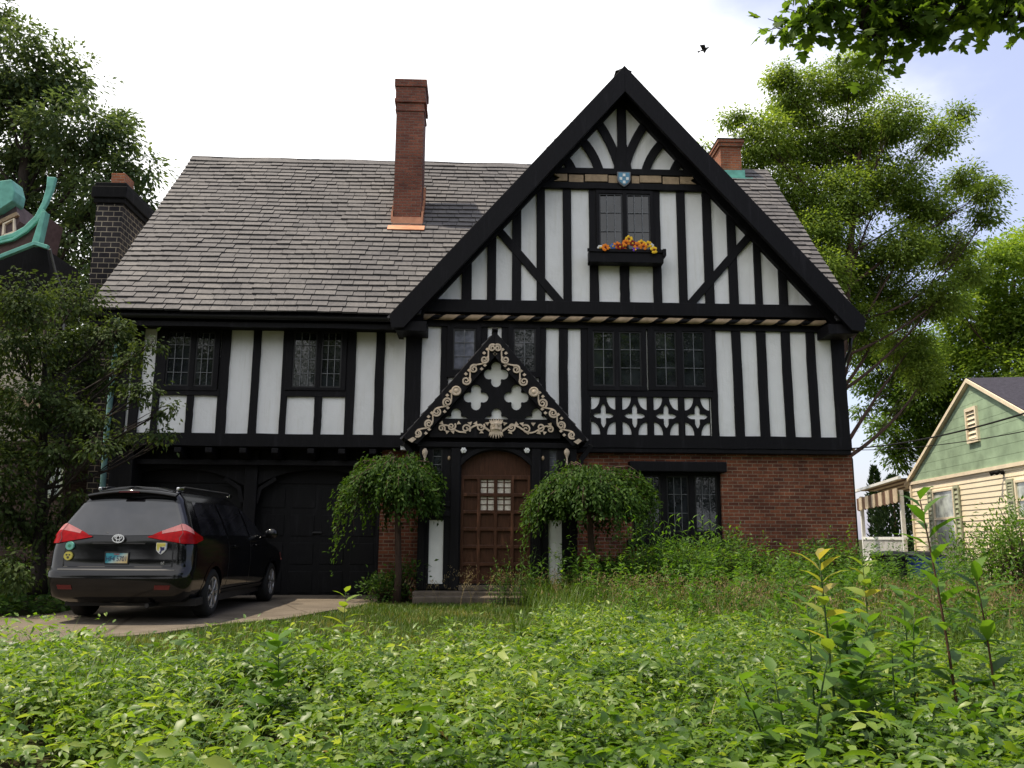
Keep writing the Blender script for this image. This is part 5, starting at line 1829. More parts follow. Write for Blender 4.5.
# sweeping copper eaves: outlines follow a hanging curve up to a horn
def pc(lst, Y): return [(PX(a, b, Y), PZ(a, b, Y)) for a, b in lst]


Y1 = Yn - .5
upc = pc([(-40, 243), (0, 240), (15, 236), (27, 229), (38, 218), (46, 204), (51, 190), (53, 178)], Y1)
ppart(MB().ribbon(upc, [.11, .11, .11, .10, .10, .12, .16, .20], Y1 - .08, Y1 + .02), 'copper_ridge', 'verdigris', smooth=False, bevel=.02)
low = pc([(-40, 252), (0, 245), (16, 241), (29, 233), (40, 222), (47, 212)], Y1)
ppart(MB().ribbon(low, .055, Y1 - .14, Y1 - .06), 'copper_lip', 'verdigris', bevel=.01)
eav = pc([(-40, 272), (0, 258), (18, 251), (36, 244), (49, 248)], Y1 - .4)
ppart(MB().ribbon(eav, .09, Y1 - .48, Y1 - .38), 'copper_eave', 'verdigris', bevel=.01)
ppart(MB().prism(pc([(33, 246), (44, 213), (48, 213), (41, 245)], Y1 - .2), Y1 - .3, Y1 - .1), 'copper_hip', 'verdigris', bevel=.01)
ppart(MB().prism(pc([(-40, 250), (38, 226), (44, 214), (37, 243), (-40, 268)], Y1), Y1 - .04, Y1 + .9), 'tiled_roof', simple('brown_roof_tile', (.10, .06, .055), .85, .2, 0, .3, 9, .5))
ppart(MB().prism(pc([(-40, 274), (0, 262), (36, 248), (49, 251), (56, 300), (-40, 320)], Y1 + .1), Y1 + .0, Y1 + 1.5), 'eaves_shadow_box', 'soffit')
ppart(MB().prism(pc([(-40, 183), (-2, 183), (14, 181), (17, 193), (15, 202), (0, 212), (-40, 225)], Y1 + .6), Y1 + .5, Y1 + 1.0), 'copper_gable_roof', 'verdigris', bevel=.03)
ppart(MB().prism(pc([(-40, 226), (0, 213), (16, 203), (21, 222), (8, 240), (-40, 250)], Y1 + .8), Y1 + .75, Y1 + 1.6), 'upper_gable', simple('mauve_boards', (.12, .085, .085), .85, .2, 0, .3, 6, .3))
ppart(MB().ribbon(pc([(-6, 225), (18, 214)], Y1 + .7), .09, Y1 + .66, Y1 + .76), 'gable_trim', 'tan_board')
ppart(MB().ribbon(pc([(3, 236), (4, 224), (14, 219), (14, 232), (3, 236)], Y1 + .7), .05, Y1 + .68, Y1 + .76), 'gable_window', 'cream_trim')
ppart(MB().tube([(*onY(50, 249, Y1 - .3),), (*onY(55, 270, Y1),), (*onY(62, 290, Y1 + .3),), (*onY(64, 330, Y1 + .4),)], .03, 6), 'rain_chain', 'lead')

# ================================================================== wires and bird
def wire(name, pts, r, label):
    a, b = np.array(pts[0]), np.array(pts[-1])
    P = []
    for t in np.linspace(0, 1, 24):
        p = a * (1 - t) + b * t
        p = p + np.array([0, 0, -pts[1] * 4 * t * (1 - t)])
        P.append(p)
    tag(MB().tube(P, r, 6).build(name, M['iron'], None, True), label, 'wire')


wa = onY(850, 448.5, .15)
wire('power_line', [wa, .12, onY(1060, 402, -6.5)], .014, 'upper black service wire from the house corner passing before the louvred vent')
wire('power_line', [wa + np.array([0, .0, -.03]), .10, onY(1060, 424, -6.0)], .008, 'lower thin service wire sagging across the green gable')
part(MB().bar(wa + np.array([-.15, .05, -.02]), wa + np.array([.10, 0, -.02]), .05, .07), 'wire_bracket', 'tan_board')
bc = onY(704, 49.5, 6.)
bm_ = MB()
# body along the flight direction, wings half lifted, fanned tail
fx = np.array([.8, -.5, .15]); fx /= np.linalg.norm(fx); sx_ = np.cross((0, 0, 1), fx); sx_ /= np.linalg.norm(sx_)
bm_.tube([bc + fx * t for t in (-.11, -.07, 0, .06, .1, .14, .16)], [.008, .028, .042, .038, .026, .024, .004], 8)
for s in (-1, 1):
    a, b, c, d = bc + fx * .06, bc + sx_ * s * .13 + fx * .07 + np.array([0, 0, .06]), bc + sx_ * s * .25 - fx * .06 + np.array([0, 0, .03]), bc - fx * .05
    th_ = np.array([0, 0, .008])
    bm_.add([a, b, c, d, a + th_, b + th_, c + th_, d + th_], [(0, 1, 2, 3), (4, 7, 6, 5), (0, 4, 5, 1), (1, 5, 6, 2), (2, 6, 7, 3), (3, 7, 4, 0)])
t0, t1, t2 = bc - fx * .08, bc - fx * .2 + sx_ * .05, bc - fx * .2 - sx_ * .05
bm_.add([t0, t1, t2, t0 + th_, t1 + th_, t2 + th_], [(0, 1, 2), (3, 5, 4), (0, 3, 4, 1), (1, 4, 5, 2), (2, 5, 3, 0)])
tag(bm_.build('bird', simple('dark_feathers', (.012, .012, .014), .7), None, True), 'small dark bird flying in the white sky right of the gable', 'bird')
# ================================================================== trees
G = {}
G['dark'] = leaf_mat('dark_green_leaf', [(0, (.04, .07, .034)), (.5, (.068, .105, .048)), (1, (.115, .155, .066))], .48, .12, 1.3, .65)
G['locust'] = leaf_mat('locust_leaf', [(0, (.06, .105, .022)), (.5, (.122, .185, .034)), (1, (.215, .275, .055))], .5, .12, 1.7, .6)
G['bright'] = leaf_mat('yellow_green_leaf', [(0, (.07, .125, .018)), (.5, (.12, .19, .028)), (1, (.20, .265, .045))], .5, .12, 1.7, .6)
G['maple'] = leaf_mat('maple_leaf', [(0, (.04, .08, .012)), (.5, (.07, .125, .018)), (1, (.13, .195, .024))], .5, .15, 1.8, .6)
G['olive'] = leaf_mat('olive_leaf', [(0, (.022, .038, .012)), (.5, (.042, .066, .02)), (1, (.08, .112, .034))], .36, .1, 1.4, .65)
G['weep'] = leaf_mat('weeping_leaf', [(0, (.016, .04, .006)), (.5, (.036, .08, .011)), (1, (.075, .13, .02))], .38, .15, 1.5, .6)
G['cover'] = leaf_mat('ground_cover_leaf', [(0, (.026, .068, .007)), (.4, (.068, .138, .012)), (.75, (.135, .215, .02)), (1, (.26, .32, .07))], .45, .5, 1.7, .42)
G['grass'] = leaf_mat('grass_blade', [(0, (.03, .065, .008)), (.5, (.065, .12, .012)), (.85, (.11, .16, .022)), (1, (.20, .19, .06))], .35, .3, 1.4)
G['dry'] = leaf_mat('dry_grass', [(0, (.14, .115, .05)), (.5, (.24, .185, .095)), (1, (.36, .28, .16))], .35, .2, 1.0)
G['weed'] = leaf_mat('weed_leaf', [(0, (.03, .085, .010)), (.5, (.07, .15, .014)), (1, (.14, .23, .03))], .45, .35, 1.7)
G['weed_pale'] = leaf_mat('young_leaf', [(0, (.10, .17, .02)), (.5, (.17, .24, .03)), (1, (.30, .26, .06))], .45, .4, 1.5)
G['shrub'] = leaf_mat('shrub_leaf', [(0, (.022, .055, .010)), (.5, (.045, .10, .014)), (1, (.085, .15, .024))], .38, .2, 1.5, .6)
G['conifer'] = leaf_mat('conifer_leaf', [(0, (.010, .024, .010)), (.5, (.02, .042, .014)), (1, (.04, .07, .02))], .25, .2, 1.2)
B_ = {'grey': bark_mat('grey_bark', (.085, .07, .055)), 'brown': bark_mat('brown_bark', (.06, .038, .028)), 'dark': bark_mat('dark_bark', (.03, .024, .02)), 'tan': bark_mat('tan_bark', (.14, .11, .07)), 'stem': bark_mat('green_stem', (.05, .09, .03)), 'redstem': bark_mat('reddish_stem', (.09, .05, .03))}

# big tree behind the left end of the house
Yb = 15.
lb = lobes_px(Yb, [(10, 60, 48), (62, 75, 38), (18, 130, 52), (75, 130, 44), (108, 135, 28), (45, 185, 50), (100, 185, 34), (140, 165, 24), (128, 122, 14), (15, 225, 45), (75, 235, 42), (120, 230, 28), (40, 285, 46), (95, 290, 40), (-35, 90, 50), (-45, 180, 55), (150, 200, 14), (-10, 15, 26), (20, 320, 45), (70, 340, 35)])
tree('shade_tree', 'tall dark green shade tree rising behind the stone chimney and copper eaves', onY(30, 545, Yb) * [1, 1, 0], onY(40, 60, Yb), lb, .5, 46000, .24, (G['dark'], B_['dark']), spray=.5, clus=34, droop=.3, flat=.55, shell=.3)

# locust right of the gable
Yk = 9.
lk = lobes_px(Yk, [(800, 95, 34), (850, 82, 32), (765, 140, 30), (735, 118, 13), (808, 145, 38), (858, 140, 36), (898, 118, 26), (780, 195, 34), (835, 200, 40), (890, 180, 34), (925, 205, 26), (940, 135, 20), (958, 112, 11), (965, 180, 18), (988, 190, 15), (945, 245, 28), (985, 215, 14), (905, 245, 30), (850, 265, 38), (815, 235, 30), (890, 300, 34), (940, 295, 26), (968, 270, 16), (860, 325, 28), (910, 350, 28), (840, 295, 22), (780, 75, 14), (746, 165, 16), (925, 375, 18), (820, 270, 30), (770, 240, 26)])
tree('locust_tree', 'tall feathery light green tree rising right of the black gable', (PX(822, 500, Yk), Yk, .0), onY(862, 130, Yk), lk, .26, 150000, .115, (G['locust'], B_['brown']), spray=.42, clus=40, droop=.35, flat=.55, shell=.25, ratio=.5)

# yellow green tree on the right edge, darker maple under the locust
Yr_ = 17.
lr = lobes_px(Yr_, [(1000, 265, 34), (1040, 250, 40), (975, 310, 34), (1015, 320, 44), (965, 345, 26), (1000, 370, 36), (1060, 320, 50), (1045, 385, 45), (955, 300, 14)])
tree('street_tree', 'yellow green tree on the right edge behind the clapboard house roof', (PX(1015, 540, Yr_), Yr_, 0), onY(1015, 280, Yr_), lr, .3, 40000, .21, (G['bright'], B_['brown']), spray=.6, clus=30, flat=.4, droop=.3)
Ym = 21.
lm = lobes_px(Ym, [(900, 380, 22), (920, 395, 30), (945, 375, 30), (912, 430, 22), (893, 412, 14), (902, 455, 14), (935, 415, 28), (872, 350, 16), (925, 350, 26), (960, 400, 26), (895, 345, 22), (870, 382, 17), (862, 352, 15), (880, 425, 13), (892, 450, 12), (862, 410, 8)])
tree('maple_tree', 'darker spreading tree filling the gap between house and clapboard gable', (PX(945, 540, Ym), Ym, 0), onY(905, 370, Ym), lm, .3, 26000, .2, (G['maple'], B_['dark']), spray=.6, clus=28, droop=.3)
Yf_ = 22.
lf = lobes_px(Yf_, [(706, 146, 9), (700, 165, 10), (716, 160, 10), (708, 200, 18), (722, 240, 22), (700, 250, 22)])
tree('distant_tree', 'small treetop peeping over the gable beside the right brick chimney', (PX(708, 540, Yf_), Yf_, 0), onY(706, 160, Yf_), lf, .18, 2600, .2, (G['locust'], B_['brown']), spray=.5, clus=20)
# arborvitae below the awning
def conifer(name, label, px, py0, py1, wpx, Y, n):
    x = PX(px, py1, Y); zt = PZ(px, py0, Y); s = (17 + Y) / F; w = wpx * s / 2
    root = empty(name, (x, Y, 0), label, 'tree')
    MB().tube([(x, Y, 0), (x, Y, zt * .9)], [.09, .02], 7).build('trunk', B_['brown'], root, True)
    h = RNG.random(n) ** .8; a = RNG.uniform(0, 2 * math.pi, n)
    r = w * np.clip((1 - h) * 3.2, 0, 1) ** .75 * RNG.uniform(.6, 1.04, n) * (1 + .12 * np.sin(a * 5 + h * 9))
    P = np.stack([x + r * np.cos(a), Y + r * np.sin(a), .15 + h * (zt - .15)], 1)
    D = np.stack([np.cos(a) * .6, np.sin(a) * .6, np.full(n, .9)], 1) + RNG.normal(0, .3, (n, 3))
    N = np.stack([np.cos(a), np.sin(a), np.full(n, .2)], 1) + RNG.normal(0, .3, (n, 3))
    L = RNG.uniform(.12, .24, n)
    leaves('crown', P, D, N, L, L * .4, RNG.random(n), G['conifer'], root)


conifer('arborvitae', 'dense dark arborvitae standing beyond the awning porch', 899, 478, 566, 40, 14.5, 3500)
conifer('arborvitae', 'slim pointed dark conifer rising just above the striped awning', 881, 468, 566, 16, 16., 1600)

# small tree in front of the left corner, over the van
Yc = -3.2
lc = lobes_px(Yc, [(25, 300, 34), (72, 300, 30), (10, 345, 34), (60, 350, 36), (105, 335, 24), (95, 375, 26), (35, 400, 38), (85, 415, 26), (130, 362, 15), (142, 392, 17), (168, 408, 11), (20, 450, 36), (60, 455, 26), (100, 445, 16), (160, 437, 13), (10, 510, 36), (40, 530, 26), (125, 435, 13), (-30, 380, 50), (-30, 470, 50), (15, 570, 24), (118, 330, 16), (150, 345, 11), (70, 500, 14)], )
tree('crabapple_tree', 'low dense olive green tree on the left edge overhanging the black minivan', (PX(38, 590, Yc), Yc, .3), onY(45, 330, Yc), lc, .12, 24000, .08, (G['olive'], B_['dark']), spray=.30, clus=28, flat=.6, droop=.25, shell=.15, tmpl=T_DIAMOND, ratio=.55)

# maple whose lowest bough hangs into the top right corner; its trunk stands beside the camera
def bough():
    base = np.array([6.6, -15.2, 0.])
    root = empty('overhanging_maple', tuple(base), 'broad leaved maple bough hanging into the top right corner against the sky', 'tree')
    wood = MB()
    tp = bez(base, base + [.1, .1, 4], base + [-.3, .4, 10], 12)
    wood.tube(tp, list(.34 * (1 - np.linspace(0, 1, 12) * .6)), 12)
    P, D, N = [], [], []
    def at(px, py, dep):
        d = ray(px, py); d = d / np.linalg.norm(d)
        return CAM + d * dep
    fan = [((1060, -40, 8.2), [(930, 8, 7.6), (868, 36, 7.3)]), ((1060, -40, 8.2), [(1010, -10, 7.9), (965, 8, 7.6), (930, 32, 7.5)]), ((980, -45, 8.), [(890, -12, 7.4), (825, 8, 7.2), (785, 30, 7.2)]), ((930, -30, 7.7), [(862, 10, 7.2), (882, 60, 7.2)]), ((1080, -20, 8.2), [(1030, 0, 7.9), (1003, 18, 7.8)]), ((900, -35, 7.6), [(835, -4, 7.3), (808, 20, 7.2)]), ((940, -20, 7.7), [(905, 12, 7.4), (900, 32, 7.3)])]
    hub = tp[9]
    b0 = at(1080, -60, 8.4)
    wood.tube(bez(hub, (hub + b0) / 2 + np.array([0, 0, .5]), b0, 10), list(np.linspace(.13, .07, 10)), 8)
    for st, ch in fan:
        pts = [b0, at(*st)] + [at(*c) for c in ch]
        # smooth chain
        Q = []
        for i in range(len(pts) - 1):
            a, b = pts[i], pts[i + 1]
            for t in np.linspace(0, 1, 5)[:-1]:
                Q.append(a * (1 - t) + b * t + RNG.normal(0, .02, 3))
        Q.append(pts[-1])
        wood.tube(Q, list(np.linspace(.045, .008, len(Q))), 6)
        for i in range(5, len(Q)):
            for k in range(8):
                o = np.clip(RNG.normal(0, .11, 3), -.2, .2) * [1, 1, .8]
                tip = Q[i] + o
                if k % 2 == 0: wood.tube([Q[i], Q[i] + o * .5 + [0, 0, .02], tip], [.006, .004, .003], 4)
                for j in range(2):
                    P.append(tip + RNG.normal(0, .06, 3)); D.append(o * .8 + RNG.normal(0, .10, 3) + np.array([0, 0, -.07])); N.append(np.array([0, 0, 1]) + RNG.normal(0, .45, 3))
    # the rest of the crown, above and behind the frame
    m = 2600
    c = base + [.3, -1.2, 9.2]
    u = rdir(m) * (RNG.random((m, 1)) ** .4) * [3.2, 3.2, 2.6]
    keep = []
    for k_, p in enumerate(c + u):
        px, py, z = project(p)
        keep.append(not (z > 0 and -60 < px < 1084 and py > -70))
    keep = np.array(keep)
    P = np.concatenate([np.array(P), (c + u)[keep]]); D = np.concatenate([np.array(D), (u * .3 + RNG.normal(0, 1, u.shape) * .4)[keep]]); N = np.concatenate([np.array(N), (np.array([0, 0, 1.]) + RNG.normal(0, .4, u.shape))[keep]])
    for k in range(7):
        e = c + rdir(1)[0] * [2.4, 2.4, 1.8] + [.8, -1, .8]
        wood.tube(bez(tp[9], (tp[9] + e) / 2 + [0, 0, .3], e, 6), list(np.linspace(.09, .02, 6)), 6)
    wood.build('trunk', B_['dark'], root, True, fix=False)
    n = len(P); L = RNG.uniform(.075, .12, n)
    L[int(n - keep.sum()):] *= 3
    leaves('crown', P, D, N, L, L * 1.05, np.clip(RNG.normal(.45, .2, n), 0, 1), G['maple'], root, T_MAPLE)


bough()

# trees along the far side of the street, behind the camera: they stand in the windows' reflections
for i, (x, y, h, r) in enumerate(((-17, -45, 21, 8), (-4, -48, 23, 8.5), (9, -46, 21, 8), (21, -47, 22, 8), (-30, -42, 20, 8), (33, -43, 20, 8))):
    c = np.array([x, y, h * .50])
    lob = [(c + rdir(1)[0] * [r * .6, r * .5, h * .28], (r * .5, r * .5, h * .22)) for _ in range(12)]
    tree('street_tree', 'broad tree across the street, seen only as reflections in the windows', (x, y, 0), (x, y, h * .8), lob, .4, 9000, .7, (G['dark'], B_['brown']), 'trees across the street', spray=1.0, clus=16, twigs=False)

# ---- weeping mop-headed trees before the porch
def weeping(label, tx, ty, Y, crown, strands, nstr, base_py):
    nstr = int(nstr * 1.25)
    x0 = PX(tx, base_py, Y); zb_ = float(gz(x0, Y))
    ztop = PZ(tx, ty, Y)
    root = empty('weeping_tree', (x0, Y, zb_), label, 'tree', 'weeping trees beside the porch')
    wood = MB()
    wood.tube([(x0, Y, zb_ - .05), (x0 + .03, Y, zb_ + .5), (x0 - .02, Y + .02, ztop * .6), (x0, Y, ztop - .2)], [.085, .062, .055, .06], 8)
    P, D, N = [], [], []
    rx0, rx1, rz = crown
    for k in range(nstr):
        a = RNG.uniform(0, 2 * math.pi)
        rr = RNG.uniform(.2, 1.0) ** .6 * RNG.choice([1, 1, 1.07, .93])
        ex = (rx1 if math.cos(a) > 0 else rx0) * rr * math.cos(a); ey = .85 * rr * (rx0 + rx1) / 2 * math.sin(a)
        dome = ztop - .12 - .30 * rr ** 2 + RNG.normal(0, .07) + .10 * rr * math.sin(3 * a + tx) + .06 * math.sin(5 * a + tx * 2)
        drop = RNG.choice([.3, .5, .6, .8, .95, 1.15]) * RNG.uniform(.8, 1.1) * rz * (.45 + .55 * rr)
        if strands and math.cos(a) < -.8 and rr > .9: drop *= strands
        A_ = np.array([x0, Y, ztop - .25]); B2 = np.array([x0 + ex * .75, Y + ey * .75, dome + .08]); C2 = np.array([x0 + ex, Y + ey, dome - drop])
        M2 = np.array([x0 + ex * 1.08, Y + ey * 1.08, dome - drop * .25])
        pts = np.concatenate([bez(A_, (A_ + B2) / 2 + [0, 0, .18], B2, 7), bez(B2, M2, C2, 11)[1:]])
        if k % 3 == 0: wood.tube(pts[::2], list(np.linspace(.014, .003, len(pts[::2]))), 4)
        seg = pts[5:]
        m = 34
        tt = RNG.uniform(0, len(seg) - 1.01, m); i0 = tt.astype(int); f = (tt - i0)[:, None]
        p = seg[i0] * (1 - f) + seg[i0 + 1] * f + RNG.normal(0, .035, (m, 3))
        P.append(p); D.append(np.array([ex * .35, ey * .35, -.55]) + RNG.normal(0, .35, (m, 3))); N.append(np.array([ex * .6, ey * .6, .65]) + RNG.normal(0, .35, (m, 3)))
    P, D, N = map(np.concatenate, (P, D, N))
    L = RNG.uniform(.05, .105, len(P))
    wood.build('trunk', B_['brown'], root, True, fix=False)
    leaves('crown', P, D, N, L, L * .5, np.clip(RNG.normal(.5, .2, len(P)), 0, 1), G['weep'], root, T_DIAMOND)


weeping('weeping mop-headed tree before the brick pier, left of the porch', 396, 459, -1.3, (1.16, .80, .78), 1.9, 430, 604)
weeping('weeping mop-headed tree spreading over the right side of the porch', 592, 469, -1.9, (1.18, 1.18, .72), 1.3, 540, 606)

# ================================================================== low vegetation
def in_view(P, pad=130):
    px, py, z = project(P)
    return (z > .5) & (px > -pad) & (px < 1024 + pad) & (py < 790 + pad * .4)


def scatter(n, x0, x1, y0, y1):
    return RNG.uniform(x0, x1, n), RNG.uniform(y0, y1, n)


def vnoise(x, y, s=1.0, seed=0):
    return .5 + .25 * (np.sin(x * s * 1.7 + seed) * np.cos(y * s * 1.3 + seed * 2.1) + np.sin(x * s * 3.1 + y * s * 2.3 + seed * .7) * .6 + np.sin(y * s * 4.7 - x * s * 1.1 + seed * 1.9) * .4)


# edge of the leafy ground cover: it starts nearer than this line on the left, and rises to the right
def cover_edge(x):
    return np.interp(x, [-9, -5.5, -4.2, -3, -1.6, -.6, .3, 1.0, 2.2, 3.4, 5.5, 9], [-10.4, -10.1, -9.8, -9.6, -10.1, -10.1, -9.0, -7.2, -6.8, -9.0, -10.8, -11.2])


# leafy ground cover: three leaflets to a stalk
n = 230000
x, y = scatter(n, -9, 9, -15.6, -5.8)
dcam = np.hypot(x, y + 17)
ok = (y < cover_edge(x) + .25 * np.sin(x * 5) + RNG.normal(0, .12, n)) & (dcam > 1.6) & ~in_drive(x, y)
ok &= RNG.random(n) < np.clip(vnoise(x, y, .9, 1) * 1.4 + (vnoise(x, y, 3.3, 5) - .5) * 1.6, .10, 1)
x, y = x[ok], y[ok]
h = (.05 + .30 * vnoise(x, y, 1.1, 4) * vnoise(x, y, .5, 9) * 1.5 + RNG.uniform(0, .14, len(x))) * np.where(RNG.random(len(x)) < .08, 1.7, 1)
edge_f = np.clip((cover_edge(x) - y) / .9, .35, 1); h *= edge_f
P = np.stack([x, y, gz(x, y) + h], 1)
k_ = in_view(P); P = P[k_]; h = h[k_]
m = len(P)
az = RNG.uniform(0, 2 * math.pi, m)
PP, DD_, NN_, LL, TT = [], [], [], [], []
big = np.exp(RNG.normal(-.05, .32, m)) * (1 + .25 * vnoise(P[:, 0], P[:, 1], .6, 8))
tone = np.clip(.15 + .65 * vnoise(P[:, 0], P[:, 1], .7, 2.5) + RNG.normal(0, .12, m), 0, 1)
for j in range(4):
    a = az + (j - 1.5) * 1.25 + RNG.normal(0, .15, m)
    d = np.stack([np.cos(a), np.sin(a), RNG.normal(-.12, .28, m)], 1)
    PP.append(P + d * .015 + RNG.normal(0, .008, (m, 3))); DD_.append(d)
    NN_.append(np.stack([RNG.normal(0, .62, m), RNG.normal(0, .62, m), np.ones(m)], 1))
    LL.append(.041 * big * RNG.uniform(.75, 1.25, m)); TT.append(np.clip(tone + RNG.normal(0, .13, m), 0, 1))
PP, DD_, NN_, LL, TT = map(np.concatenate, (PP, DD_, NN_, LL, TT))
# patches of different species: broad, narrow and lobed leaves
sp_ = np.tile(vnoise(P[:, 0], P[:, 1], 1.6, 12) + RNG.normal(0, .13, m), 4)
for nm, sel, tm, rlo, rhi, sc_, sh_ in (('ground_cover', sp_ < .5, T_OVATE, .42, .64, 1.0, 0), ('creeping_weed', (sp_ >= .5) & (sp_ < .66), T_LANCE, .24, .36, 1.35, .12), ('lobed_ground_cover', sp_ >= .66, T_MAPLE, .8, 1.0, .85, -.10)):
    tag(leaves(nm, PP[sel], DD_[sel], NN_[sel], LL[sel] * sc_, LL[sel] * sc_ * RNG.uniform(rlo, rhi, int(sel.sum())), np.clip(TT[sel] + sh_, 0, 1), G['cover'], None, tm), kind='stuff')

# narrow-leaved sprigs and blades growing through the cover, a few dead leaves
n = 17000
x, y = scatter(n, -8, 9, -15.4, -6.5)
ok = (y < cover_edge(x) + .2) & (vnoise(x, y, 1.2, 6) > .42)
x, y = x[ok], y[ok]
P0_ = np.stack([x, y, gz(x, y)], 1); P0_ = P0_[in_view(P0_, 60)]; m = len(P0_)
hh = RNG.uniform(.22, .5, m)
PP, DD_, LL = [], [], []
for j in range(9):
    a = RNG.uniform(0, 6.3, m); f = RNG.uniform(.45, 1, m)
    PP.append(P0_ + np.stack([RNG.normal(0, .015, m), RNG.normal(0, .015, m), hh * f], 1)); DD_.append(np.stack([np.cos(a), np.sin(a), RNG.uniform(.1, .9, m)], 1)); LL.append(RNG.uniform(.04, .085, m))
PP, DD_, LL = map(np.concatenate, (PP, DD_, LL))
tag(leaves('cover_sprigs', PP, DD_, np.array([0, 0, 1.]) + RNG.normal(0, .3, PP.shape), LL, LL * .3, np.clip(RNG.normal(.62, .2, len(LL)), 0, 1), G['cover'], None, T_LANCE), kind='stuff')
m = len(P0_)
a = RNG.uniform(0, 6.3, m); le = np.stack([np.cos(a), np.sin(a)], 1) * RNG.uniform(.2, .9, (m, 1))
tag(blades('cover_blades', P0_ + RNG.normal(0, .08, P0_.shape) * [1, 1, 0], RNG.uniform(.25, .55, m), RNG.uniform(.004, .009, m), le, np.clip(RNG.normal(.55, .25, m), 0, 1), G['grass'], None, 4), kind='stuff')
k_ = RNG.random(len(P0_)) < .09
pd = P0_[k_]; m = len(pd)
L = RNG.uniform(.04, .08, m)
tag(leaves('dead_leaves', pd + np.array([0, 0, .2]) + RNG.uniform(-.08, .08, (m, 3)), rdir(m) * [1, 1, .4], np.array([0, 0, 1.]) + RNG.normal(0, .5, (m, 3)), L, L * .5, RNG.random(m), G['dry'], None, T_OVATE), kind='stuff')

# ivy on the bank left of the drive and under the tree
n = 9000
x, y = scatter(n, -10.5, -6.0, -7.2, -.5)
ok = ~in_drive(x, y) & (x < -6.15 - .1 * np.sin(y * 3))
x, y = x[ok], y[ok]
P = np.stack([x, y, gz(x, y) + .05 + RNG.uniform(0, .22, len(x))], 1); P = P[in_view(P, 60)]
m = len(P); a = RNG.uniform(0, 6.3, m)
L = RNG.uniform(.07, .13, m)
tag(leaves('ivy', P, np.stack([np.cos(a), np.sin(a), RNG.normal(-.2, .3, m)], 1), np.stack([RNG.normal(.15, .35, m), RNG.normal(-.3, .35, m), np.ones(m)], 1), L, L * .75, RNG.random(m), G['shrub'], None, T_OVATE), kind='stuff')

# mown lawn
n = 52000
x, y = scatter(n, -4.6, 1.6, -9.3, -1.55)
rx_ = np.interp(y, [-9.2, -8, -6, -4, -2.5, -1.5], [-.4, .2, .9, 1.1, .9, .3])
ok = (x < rx_ + RNG.normal(0, .2, n)) & ~in_drive(x, y) & (y > cover_edge(x) - .5)
x, y = x[ok], y[ok]
P = np.stack([x, y, gz(x, y)], 1)
m = len(P)
H = RNG.uniform(.04, .11, m) * (.7 + .6 * vnoise(x, y, 1.1, 3))
a = RNG.uniform(0, 6.3, m); le = np.stack([np.cos(a), np.sin(a)], 1) * RNG.uniform(.1, .8, (m, 1))
dryness = vnoise(x, y, 1.3, 9)
tint = np.clip(RNG.normal(.42, .18, m) + np.where(RNG.random(m) < np.clip((dryness - .42) * 1.8, .08, .8), .5, 0), 0, 1)
tag(blades('lawn_grass', P, H, RNG.uniform(.006, .012, m), le, tint, G['grass'], None, 2), kind='stuff')

# rank grass in front of the right half of the house
n = 100000
x, y = scatter(n, -.2, 11.5, -12.5, -.1)
lx_ = np.interp(y, [-11.5, -10, -8, -6, -4, -2.5, -1.5, 0], [3.2, 2.6, 1.6, 1.1, 1.1, .9, .8, 2.2])
ok = (x > lx_ + RNG.normal(0, .25, n)) & (RNG.random(n) < np.clip(1.7 * vnoise(x, y, 1.0, 5) - .1, .25, 1)) & ~((y < cover_edge(x)) & (RNG.random(n) < .72))
x, y = x[ok], y[ok]
P = np.stack([x, y, gz(x, y)], 1); k_ = in_view(P, 90); P = P[k_]; x, y = x[k_], y[k_]
m = len(P)
far = np.clip((y + 9) / 7, 0, 1)
H = RNG.uniform(.22, .58, m) * (.5 + .55 * far + .35 * vnoise(x, y, .9, 7))
a = RNG.uniform(0, 6.3, m); le = np.stack([np.cos(a) + .25, np.sin(a) - .1], 1) * RNG.uniform(.2, 1.0, (m, 1))
tag(blades('rank_grass', P, H, RNG.uniform(.006, .013, m), le, np.clip(RNG.normal(.45, .18, m), 0, 1), G['grass'], None, 4), kind='stuff')

# rough mixed weeds filling the strip before the wall, too many to count
n = 4600
x, y = scatter(n, .9, 11, -8.6, -.6)
dns = np.interp(y, [-8.6, -6, -4, -2, -.6], [.12, .3, .6, 1, 1]) * np.clip(vnoise(x, y, 1.3, 21) * 1.9 - .25, 0, 1)
ok = (RNG.random(n) < dns * np.where(x > 7.9, .35, 1)) & (x > np.interp(y, [-8, -5, -2.6, -1.5], [3.2, 2.2, 1.3, 1.9]))
x, y = x[ok], y[ok]; m = len(x)
hh = RNG.uniform(.5, 1.3, m) * (.55 + .45 * np.interp(y, [-8, -2], [.2, 1])) * (.6 + .7 * vnoise(x, y, .9, 14))
ln_ = RNG.normal(0, .12, (m, 2))
PP, DD_, LL, TT = [], [], [], []
tone = RNG.normal(.45, .16, m)
for j in range(26):
    f = RNG.uniform(.12, 1, m); a = RNG.uniform(0, 6.3, m)
    PP.append(np.stack([x + ln_[:, 0] * f * f, y + ln_[:, 1] * f * f, gz(x, y) + hh * f], 1)); DD_.append(np.stack([np.cos(a), np.sin(a), RNG.normal(.35, .35, m)], 1))
    LL.append(RNG.uniform(.08, .17, m) * (1.15 - .6 * f)); TT.append(tone + RNG.normal(0, .12, m))
PP, DD_, LL, TT = map(np.concatenate, (PP, DD_, LL, TT))
tag(leaves('undergrowth', PP, DD_, np.array([0, -.1, 1.]) + RNG.normal(0, .35, PP.shape), LL, LL * RNG.uniform(.22, .4, len(LL)), np.clip(TT, 0, 1), G['weed'], None, T_LANCE), kind='stuff')

